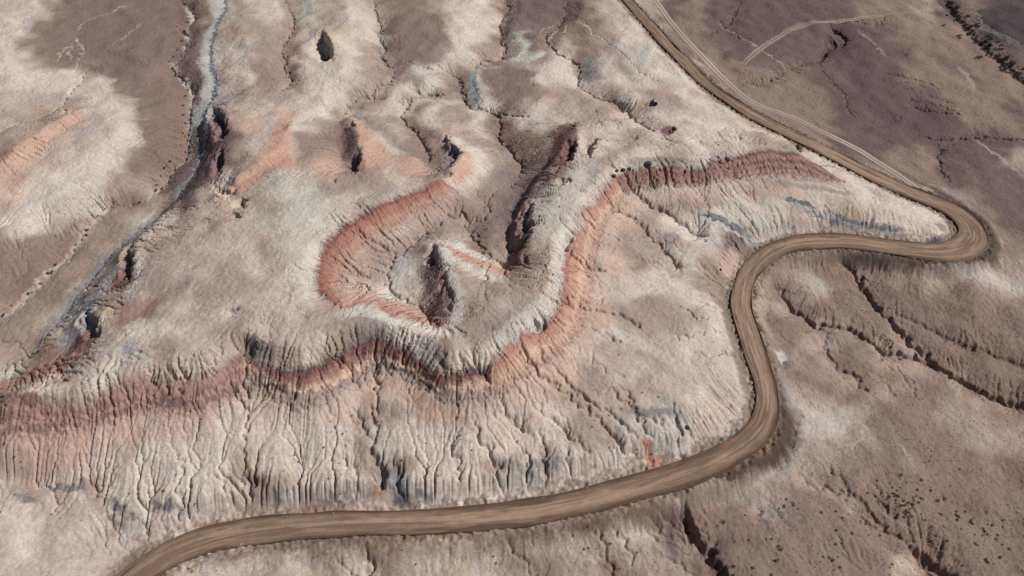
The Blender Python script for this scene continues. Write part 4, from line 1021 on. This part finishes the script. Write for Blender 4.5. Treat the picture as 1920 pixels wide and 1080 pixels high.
def road_col(cc, arc, hw):
    r = RUT['r']; n = cc.shape[0]
    a = lin((117, 95, 79)) * GAIN; b_ = lin((156, 132, 112)) * GAIN; c_ = lin((80, 62, 50)) * GAIN
    rr = np.random.default_rng(4)
    t = np.clip(0.40 + 0.5 * r + 0.14 * smooth1d(n, 12, 1, 60)[:, None] + 0.24 * RUT['p'] + 0.08 * RUT['q'] + 0.05 * rr.standard_normal(cc.shape), 0, 1)[..., None]
    col = a * (1 - t) + b_ * t
    e = sstep(0.48, 0.92, np.abs(cc) + 0.13 * RUT['p'] + 0.08 * smooth1d(n, 14, 1, 25)[:, None])[..., None] * 0.85
    return col * (1 - e) + c_ * e
ROADM = soil_mat("graded_dirt", 0.45, 0.4)
o = strip("road", RD, 61, lambda X, Y, P: P[:, 2:3] + 0 * X, road_col, ROADM, road_prof)
tag(o, kind="structure")
TD = dens(TP, 0.5)
def track_prof(cc, arc, hw):
    return 0.03 - 0.07 * np.exp(-((np.abs(cc) - 0.55) / 0.16) ** 2) - 0.3 * sstep(0.93, 1, np.abs(cc))
def track_col(cc, arc, hw):
    n = cc.shape[0]; rr = np.random.default_rng(8)
    a = lin((128, 111, 102)) * GAIN; b_ = lin((192, 178, 164)) * GAIN
    t = np.exp(-((np.abs(cc + 0.05 * smooth1d(n, 15, 1, 40)[:, None]) - 0.55) / 0.24) ** 2)
    t = np.clip(t * (0.9 + 0.15 * smooth1d(n, 16, 1, 12)[:, None]) + 0.06 * rr.standard_normal(cc.shape), 0, 1)[..., None]
    return a * (1 - t) + b_ * t
HT = blur(H, 2.0)
def track_z(X, Y, P):
    c = sample(HT, P[:, 0], P[:, 1])[:, None]
    return np.maximum(c, sample(H, X, Y)) + 0.10
o = strip("track", TD, 13, track_z, track_col, ROADM, track_prof)
tag(o, kind="structure")
o = strip("track", dens(smooth_line(SIDE_TRACK, 1.0, 4), 0.5), 13, track_z, lambda cc, arc, hw: 0.52 * track_col(cc, arc, hw) + 0.48 * lin((112, 95, 88)) * (0.72 + 0.1 * patch_field(cc.shape, 9, 12, 4))[..., None], ROADM, track_prof)
tag(o, kind="structure")
# ------------------------------------------------------------ things standing on the ground
def mesh_obj(name, verts, faces, mat, parent=None, smooth=False):
    me = bpy.data.meshes.new(name); me.from_pydata([tuple(map(float, v)) for v in verts], [], faces)
    if smooth: me.polygons.foreach_set("use_smooth", [True] * len(me.polygons))
    me.materials.append(mat); me.update()
    o = bpy.data.objects.new(name, me); scene.collection.objects.link(o)
    if parent: o.parent = parent
    return o
def plain_mat(name, rgb, rough=0.9, metal=0.0, vary=0.25, scale=3.0, spec=0.3):
    m, nt, b = new_mat(name)
    b.inputs["Roughness"].default_value = rough; b.inputs["Metallic"].default_value = metal
    b.inputs["Specular IOR Level"].default_value = spec
    n = nt.nodes.new("ShaderNodeTexNoise"); n.inputs["Scale"].default_value = scale; n.inputs["Detail"].default_value = 4
    tc = nt.nodes.new("ShaderNodeTexCoord"); nt.links.new(tc.outputs["Object"], n.inputs["Vector"])
    r = nt.nodes.new("ShaderNodeValToRGB"); c = np.array(rgb)
    r.color_ramp.elements[0].position = 0.3; r.color_ramp.elements[1].position = 0.7
    r.color_ramp.elements[0].color = (*(c * (1 - vary)), 1); r.color_ramp.elements[1].color = (*np.clip(c * (1 + vary), 0, 1), 1)
    nt.links.new(n.outputs["Fac"], r.inputs["Fac"]); nt.links.new(r.outputs[0], b.inputs["Base Color"])
    return m

def put(px, py):
    X, Y, Z = ground_at(px, py, H)
    return float(X[0]), float(Y[0]), float(Z[0])

# --- desert shrubs: a low dome of small leaves on short twigs
LEAF = plain_mat("dry_shrub_leaf", (0.052, 0.046, 0.034), vary=0.4, scale=6)
LEAF2 = plain_mat("wash_bush_leaf", (0.060, 0.050, 0.044), vary=0.4, scale=4)
def shrub_mesh(name, seed, n, mat):
    r = random.Random(seed); vs = []; fs = []
    lobes = [(r.uniform(-.35, .35), r.uniform(-.35, .35), r.uniform(.15, .35), r.uniform(.25, .42)) for _ in range(6)]
    for _ in range(n):
        lx_, ly_, lz_, lr_ = r.choice(lobes)
        u = r.uniform(0, 2 * math.pi); v_ = math.acos(r.uniform(-0.25, 1)); k = lr_ * r.uniform(.6, 1.05)
        p = (lx_ + k * math.sin(v_) * math.cos(u), ly_ + k * math.sin(v_) * math.sin(u), max(0.0, lz_ + k * math.cos(v_)))
        s = r.uniform(.05, .12); a = r.uniform(0, 2 * math.pi); t = r.uniform(-.6, 1.2)
        d1 = (s * math.cos(a), s * math.sin(a), s * t * .5); d2 = (-s * .6 * math.sin(a), s * .6 * math.cos(a), s * t)
        b = len(vs)
        vs += [p, tuple(p[i] + d1[i] for i in range(3)), tuple(p[i] + d1[i] + d2[i] for i in range(3)), tuple(p[i] + d2[i] for i in range(3))]
        fs.append((b, b + 1, b + 2, b + 3))
    for _ in range(9):                              # twigs
        a = r.uniform(0, 2 * math.pi); q = r.uniform(.2, .45); h = r.uniform(.25, .5); b = len(vs)
        e = (q * math.cos(a), q * math.sin(a), h)
        for (ox, oy) in ((.015, 0), (-.008, .013), (-.008, -.013)): vs.append((ox, oy, -.1))
        for (ox, oy) in ((.006, 0), (-.003, .005), (-.003, -.005)): vs.append((e[0] + ox, e[1] + oy, e[2]))
        for i in range(3): fs.append((b + i, b + (i + 1) % 3, b + 3 + (i + 1) % 3, b + 3 + i))
    me = bpy.data.meshes.new(name); me.from_pydata(vs, [], fs); me.materials.append(mat); me.update()
    return me
SHRUBS = [shrub_mesh("desert_shrub", 10 + k, 170, LEAF) for k in range(5)]
BUSHES = [shrub_mesh("wash_bush", 40 + k, 260, LEAF2) for k in range(5)]
rs = random.Random(77)
def plant(kind, px, py, size, label, cat, group):
    x, y, z = put(px, py)
    if min(abs(sample(rd, np.array([x]), np.array([y]))[0]), 99) < 4.5 and kind == 's': return
    me = rs.choice(SHRUBS if kind == 's' else BUSHES)
    o = bpy.data.objects.new("desert_shrub" if kind == 's' else "wash_bush", me); scene.collection.objects.link(o)
    o.location = (x, y, z - 0.03); o.rotation_euler = (0, 0, rs.uniform(0, 6.28))
    s = (.8 if kind == 's' else .9) * size * rs.uniform(.8, 1.2); o.scale = (s * rs.uniform(.85, 1.15), s, s * rs.uniform(.7, 1.0))
    tag(o, label, cat, group)
def P(s): return [tuple(float(v) for v in q.split(',')) for q in s.split()]

lab = "small dark shrub dotting the bare brown slope beside the lower right gullies"
for x, y in P("1673,914 1674,925 1680,929 1682,920 1676,931 1683,931 1679,938 1694,940 1704,943 1697,947 1698,957 1702,960 1706,955 1713,947 1710,951 1711,945 1718,930 1724,934 1666,955 1646,940 1661,937 1627,924 1641,932 1667,931 1644,902 1719,918 1759,940 1761,963 1764,966 1793,966 1797,969 1795,975 1820,975 1823,983 1821,980 1845,997 1842,1003 1843,992 1852,1002 1870,1003 1829,1020 1833,1024 1793,960 1847,1049 1851,1053 1875,1045 1827,1002 1777,1014 1735,976 1747,988 1705,962 1709,968 1695,970 1713,939 1722,942 1729,936 1690,948 1868,1012 1880,1022 1892,1030 1860,985 1810,960 1770,935 1745,920 1700,905 1690,890 1728,900 1850,960 1878,975 1712,932 1688,915 1668,907"):
    plant('s', x, y, rs.uniform(.75, 1.15), lab, "shrub", "dark shrubs on the lower right slope")
lab = "tiny dark shrub scattered over the brown ground right of the pale cleared circle"
for _ in range(40):
    x = rs.gauss(1745, 55); y = 800 + (x - 1650) * .35 + rs.gauss(25, 30)
    if 1640 < x < 1900 and 760 < y < 930: plant('s', x, y, rs.uniform(.35, .6), lab, "shrub", "tiny shrubs right of the cleared circle")
lab = "dark shrub among the few on the brown plain right of the deep lower gully"
for x, y in P("1344,987 1350,979 1396,966 1404,1013 1289,960 1377,1016 1356,979 1475,937 1485,943 1488,948 1497,955 1470,952 1470,947 1461,1025 1463,1031 1467,1028 1543,1044 1555,1046 1561,1050 1571,1045 1575,1064 1596,998 1597,1001 1629,1004 1648,1004 1539,961 1567,960 1446,1012 1568,1021 1668,1064 1673,1058 1579,972 1567,995 1459,1050 1375,1062 1412,1065 1446,1078 1375,1078 1356,982"):
    plant('s', x, y, rs.uniform(.7, 1.1), lab, "shrub", "dark shrubs right of the deep lower gully")
lab = "small dark shrub on the ground between the road and the bottom edge"
for x, y in P("755,1032 925,1043 930,1057 1130,1005 1141,1006 1162,1067 1144,1020 1095,1030 1117,1030 1103,1028 1195,1036 1145,1020 1075,1005 1102,987 780,1058 392,1046 383,1043 353,1066 360,1072 396,1040"):
    plant('s', x, y, rs.uniform(.6, .95), lab, "shrub", "shrubs below the road")
lab = "small dark shrub on the pale apron between the red beds and the road"
for x, y in P("605,793 628,786 615,811 621,810 629,801 631,813 643,814 649,810 632,833 660,780 709,791 717,791 702,782 662,803 699,841 753,863 782,818 858,783 862,817 861,782 27,857 155,857 72,868 1178,633 1160,666 1110,634 1072,637 976,660 1109,614 1195,843 1218,852 1233,843 1227,864 1193,852 857,819"):
    plant('s', x, y, rs.uniform(.5, .85), lab, "shrub", "shrubs on the pale apron")
lab = "dark bush growing along the pale bed of the left wash"
WB = L("347,8 360,27 352,45 331,50 345,66 341,78 334,97 327,108 318,117 322,130 330,142 344,155 352,170 347,182 345,200 344,215 347,232 343,250 343,270 345,285 322,303 310,315 303,330 296,345 291,358 262,380 218,378 199,391 187,404 163,430 161,441 143,460 104,497 90,511 97,512 76,534 53,553 60,549 22,573 4,590 8,593")
for x, y in WB:
    plant('b', x + rs.gauss(0, 1.5), y + rs.gauss(0, 1), rs.uniform(1.0, 1.7), lab, "bush", "bushes in the left wash")
lab = "dark bush in the dense strip along the upper right wash"
WW = L("1775,-5 1795,30 1820,60 1850,90 1885,120 1922,150")
nb = 0
while nb < 88:
    t = rs.uniform(0, 4.99); k = int(t); f = t - k
    w_ = 5 + 9 * min(1, t / 2)
    x = WW[k][0] * (1 - f) + WW[k + 1][0] * f + rs.gauss(0, w_); y = WW[k][1] * (1 - f) + WW[k + 1][1] * f + rs.gauss(0, w_ * .55)
    if y < 2 or x > 1918: continue
    plant('b', x, y, rs.uniform(1.4, 2.8), lab, "bush", "bushes along the upper right wash"); nb += 1

# --- boulders
def boulder(px, py, size, rgb, label, seed, squash=.75):
    r = np.random.default_rng(seed); import bmesh
    bm = bmesh.new(); bmesh.ops.create_icosphere(bm, subdivisions=4, radius=1.0)
    pl = [(r.standard_normal(3), r.uniform(.55, .85)) for _ in range(13)]
    pl = [(v / np.linalg.norm(v), d) for v, d in pl]
    for v in bm.verts:
        c = np.array(v.co)
        for nv, d in pl:
            k = c @ nv
            if k > d: c = c - nv * (k - d) * .9
        c = c * (1 + .03 * math.sin(9 * c[0] + 5 * c[1]) + .02 * math.sin(17 * c[2] + 3 * c[0]))
        v.co = (c[0], c[1], c[2] * squash)
    me = bpy.data.meshes.new("boulder"); bm.to_mesh(me); bm.free()
    me.materials.append(plain_mat("boulder_rock", rgb, vary=.3, scale=2.5)); me.update()
    o = bpy.data.objects.new("boulder", me); scene.collection.objects.link(o)
    x, y, z = put(px, py); o.location = (x, y, z + size * squash * .35); o.scale = (size,) * 3
    o.rotation_euler = (0, 0, r.uniform(0, 6.28))
    tag(o, label, "boulder")
DK = (.05, .048, .046)
boulder(1364, 300, 1.25, DK, "rounded black boulder lodged at the top edge of the right red beds", 1)
boulder(1180, 318, 1.0, DK, "rightmost dark boulder of the three where the red beds bend", 2)
boulder(1168, 319, .95, DK, "middle dark boulder of the three where the red beds bend", 3)
boulder(1156, 321, .8, DK, "leftmost dark boulder of the three where the red beds bend", 4)
boulder(1151, 332, 1.0, DK, "single dark boulder just below the three at the bend of the red beds", 5)
boulder(1216, 307, 1.4, (.09, .08, .08), "wide grey boulder on the rim above the striped red beds", 6)
boulder(1496, 279, 1.3, (.09, .075, .065), "blocky brown boulder at the tip of the rim close to the road", 7, 1.1)
boulder(1500, 285, .7, (.10, .07, .06), "small brown boulder at the foot of the blocky one near the road", 8)
boulder(1351, 506, .55, (.03, .02, .022), "small black boulder on the orange ground left of the road bend", 9)
boulder(1288, 803, .8, (.045, .04, .045), "jagged dark boulder low on the white slope near the road", 10)
boulder(1214.5, 195, .35, (.02, .02, .02), "small black rock left of the parked car", 11)
boulder(1222, 851, .35, (.05, .03, .025), "little dark rock on the orange spill by the road", 12)
boulder(1454, 1052, .5, (.05, .045, .04), "dark rock on the brown plain at the bottom right of the deep gully", 13)

# --- parked car
def car(px, py, heading):
    x, y, z = put(px, py)
    root = bpy.data.objects.new("parked_car", None); scene.collection.objects.link(root)
    root.location = (x, y, z + .02); root.rotation_euler = (0, 0, heading)
    tag(root, "black car with pale roof bars parked on bare ground left of the road", "car")
    black = plain_mat("black_paint", (.012, .012, .014), rough=.3, vary=.05, spec=.5)
    glass = plain_mat("dark_glass", (.01, .012, .015), rough=.08, vary=.0, spec=.6)
    pale = plain_mat("pale_paint", (.75, .75, .76), rough=.4, vary=.03)
    rub = plain_mat("tyre_rubber", (.015, .015, .015)); rimm = plain_mat("rim_metal", (.4, .4, .42), rough=.35, metal=.8)
    lamp = plain_mat("lamp_glass", (.5, .5, .52), rough=.2); red = plain_mat("tail_glass", (.25, .02, .02), rough=.2)
    # body: stations along the length (y), each a ring of (half width, z)
    def loft(name, st, mat, parent):
        vs = []; fs = []; m = len(st[0][1])
        for yy, ring in st:
            for hw, zz in ring: vs.append((hw, yy, zz))
        for a in range(len(st) - 1):
            for k in range(m): fs.append((a * m + k, a * m + (k + 1) % m, (a + 1) * m + (k + 1) % m, (a + 1) * m + k))
        fs.append(tuple(range(m - 1, -1, -1))); fs.append(tuple(range((len(st) - 1) * m, len(st) * m)))
        o = mesh_obj(name, vs, fs, mat, parent)
        bv = o.modifiers.new("bevel", 'BEVEL'); bv.width = .04; bv.segments = 2
        return o
    def ring(hw, z0, z1, top): return [(-hw * .94, z0), (hw * .94, z0), (hw, (z0 + z1) / 2), (hw * top, z1), (-hw * top, z1), (-hw, (z0 + z1) / 2)]
    body = loft("body", [(-2.35, ring(.82, .45, .85, .95)), (-2.2, ring(.92, .35, 1.0, .94)), (-1.2, ring(.95, .3, 1.02, .94)), (.7, ring(.95, .3, 1.0, .94)),
                         (1.3, ring(.94, .3, .98, .92)), (2.1, ring(.90, .35, .88, .9)), (2.35, ring(.78, .45, .75, .9))], black, root)
    def tring(hw0, hw1, z0, z1, yo): return [(-hw0, z0), (hw0, z0), (hw1, z1), (-hw1, z1)]
    vs = [(-.86, -2.15, 1.0), (.86, -2.15, 1.0), (.86, 1.15, .99), (-.86, 1.15, .99), (-.70, -1.85, 1.62), (.70, -1.85, 1.62), (.70, .35, 1.62), (-.70, .35, 1.62)]
    mesh_obj("cabin_glass", vs, [(0, 1, 5, 4), (1, 2, 6, 5), (2, 3, 7, 6), (3, 0, 4, 7)], glass, root)
    r = mesh_obj("roof", [(-.74, -1.92, 1.61), (.74, -1.92, 1.61), (.74, .42, 1.61), (-.74, .42, 1.61), (-.66, -1.8, 1.70), (.66, -1.8, 1.70), (.66, .28, 1.69), (-.66, .28, 1.69)],
                 [(3, 2, 1, 0), (0, 1, 5, 4), (1, 2, 6, 5), (2, 3, 7, 6), (3, 0, 4, 7), (4, 5, 6, 7)], black, root)
    for (ya, yb) in ((-1.85, -1.2), (-.28, .12)):
        mesh_obj("roof_panel", [(-.68, ya, 1.70), (.68, ya, 1.70), (.68, yb, 1.70), (-.68, yb, 1.70), (-.64, ya + .04, 1.76), (.64, ya + .04, 1.76), (.64, yb - .04, 1.76), (-.64, yb - .04, 1.76)],
                 [(0, 1, 5, 4), (1, 2, 6, 5), (2, 3, 7, 6), (3, 0, 4, 7), (4, 5, 6, 7)], pale, root)
    for sx in (-1, 1):
        for yy in (-1.45, 1.4):
            vs = []; fs = []; n = 20
            for hx, rr in ((-.11, .30), (-.11, .35), (.11, .35), (.11, .30)):
                for k in range(n):
                    a = 2 * math.pi * k / n; vs.append((sx * .86 + hx, yy + rr * math.cos(a), .35 + rr * math.sin(a)))
            for a_ in range(3):
                for k in range(n): fs.append((a_ * n + k, a_ * n + (k + 1) % n, (a_ + 1) * n + (k + 1) % n, (a_ + 1) * n + k))
            w = mesh_obj("wheel", vs, fs, rub, root, True)
            vs = [(sx * .86 + sx * .08, yy + .29 * math.cos(2 * math.pi * k / n), .35 + .29 * math.sin(2 * math.pi * k / n)) for k in range(n)] + [(sx * .93, yy, .35)]
            mesh_obj("rim", vs, [(k, (k + 1) % n, n) for k in range(n)], rimm, w)
        for nm, yy, mm, zz in (("headlight", 2.30, lamp, .72), ("tail_light", -2.32, red, .85)):
            mesh_obj(nm, [(sx * .45, yy - .06, zz - .08), (sx * .78, yy - .06, zz - .08), (sx * .78, yy + .06, zz + .06), (sx * .45, yy + .06, zz + .06), (sx * .45, yy - .06, zz + .08), (sx * .78, yy - .06, zz + .08)],
                     [(0, 1, 2, 3), (3, 2, 5, 4), (0, 3, 4), (1, 5, 2), (0, 4, 5, 1)], mm, root)
        mesh_obj("mirror", [(sx * .95, .75, 1.0), (sx * 1.13, .72, 1.0), (sx * 1.13, .84, 1.0), (sx * .95, .87, 1.0), (sx * .95, .77, 1.14), (sx * 1.12, .74, 1.13), (sx * 1.12, .82, 1.13), (sx * .95, .85, 1.14)],
                 [(3, 2, 1, 0), (0, 1, 5, 4), (1, 2, 6, 5), (2, 3, 7, 6), (3, 0, 4, 7), (4, 5, 6, 7)], black, root)
car(1228, 193, math.radians(-4))

# --- low scrub: thousands of tufts too small to count, one object
def scrub():
    r = np.random.default_rng(91)
    areas = [("1640,700 1960,760 1960,1100 1500,1100 1400,960 1560,860", 3400, 1.0), ("1480,560 1640,640 1960,780 1960,420 1600,510", 1500, .8),
             ("1300,60 1500,10 1900,20 1960,420 1700,300 1480,200", 2600, 1.0), ("300,1085 1240,950 1360,1100 300,1100", 700, .8),
             ("90,25 335,0 350,330 290,350 215,190 60,110", 700, .7), ("560,780 1000,790 1300,620 1360,740 1150,830 700,850", 350, .7)]
    V = []; F = []; base = 0
    for s, n, size in areas:
        a = L(s); lo, hi = a.min(0), a.max(0)
        p = lo + (hi - lo) * r.random((n * 3, 2)); p = p[inside(a[:, 0], a[:, 1], p[:, 0], p[:, 1])][:n]
        X, Y, Z = ground_at(p[:, 0], p[:, 1], H)
        keep = (sample(rd, X, Y) > 5.5) & (sample(MOTT, X, Y) > -0.9)
        X, Y, Z = X[keep], Y[keep], Z[keep]
        for x, y, z in zip(X, Y, Z):
            k = size * r.uniform(.08, .21)
            for _ in range(5):
                c = np.array([x, y, z]) + r.normal(0, .45, 3) * k * [1, 1, .0] + [0, 0, k * .35]
                u = r.normal(0, 1, 3); u /= np.linalg.norm(u); v = np.cross(u, r.normal(0, 1, 3)); v /= np.linalg.norm(v)
                V += [c - k * .6 * u, c + k * .5 * v, c + k * .6 * u, c - k * .5 * v]
                F.append((base, base + 1, base + 2, base + 3)); base += 4
    o = mesh_obj("ground_scrub", V, F, LEAF)
    tag(o, "scattered tiny dark tufts of dry scrub over the brown plains", "scrub", None, "stuff")
scrub()

# --- loose stones on the slopes and along the road, one object
def stones():
    r = np.random.default_rng(17)
    areas = [("0,860 460,790 940,770 1340,640 1385,800 1180,880 700,945 330,960 0,1000", 700, .8), ("560,560 840,620 1040,560 1000,660 700,650", 120, .7),
             ("1400,930 1500,860 1960,900 1960,1100 1300,1100", 350, .8), ("1450,540 1700,640 1960,760 1960,600 1560,500", 220, .8),
             ("1100,240 1480,262 1300,320 1060,400 990,480 1000,380", 160, 1.0), ("380,200 440,230 430,340 380,340", 50, 1.1),
             ("640,220 680,230 680,320 640,320", 25, 1.0), ("1320,60 1480,200 1700,330 1660,350 1400,215 1280,90", 160, .8)]
    V = []; F = []; base = 0
    for s, n, size in areas:
        a = L(s); lo, hi = a.min(0), a.max(0)
        p = lo + (hi - lo) * r.random((n * 4, 2)); p = p[inside(a[:, 0], a[:, 1], p[:, 0], p[:, 1])][:n]
        X, Y, Z = ground_at(p[:, 0], p[:, 1], H)
        keep = sample(rd, X, Y) > 5.0
        for x, y, z in zip(X[keep], Y[keep], Z[keep]):
            k = size * r.uniform(.12, .22) * (1 + 1.6 * (r.random() < .12)); e = k * r.uniform(.6, 1.2, 6)
            c = np.array([x, y, z + k * .15])
            V += [c + [e[0], 0, 0], c + [0, e[1], 0], c - [e[2], 0, 0], c - [0, e[3], 0], c + [r.normal(0, .2) * k, r.normal(0, .2) * k, e[4] * .8], c - [0, 0, k]]
            for q in ((0, 1, 4), (1, 2, 4), (2, 3, 4), (3, 0, 4), (1, 0, 5), (2, 1, 5), (3, 2, 5), (0, 3, 5)): F.append(tuple(base + t for t in q))
            base += 6
    o = mesh_obj("loose_stones", V, F, plain_mat("stone", (.16, .13, .115), vary=.5, scale=.15))
    tag(o, "loose small stones strewn over the slopes and road margins", "stones", None, "stuff")
stones()
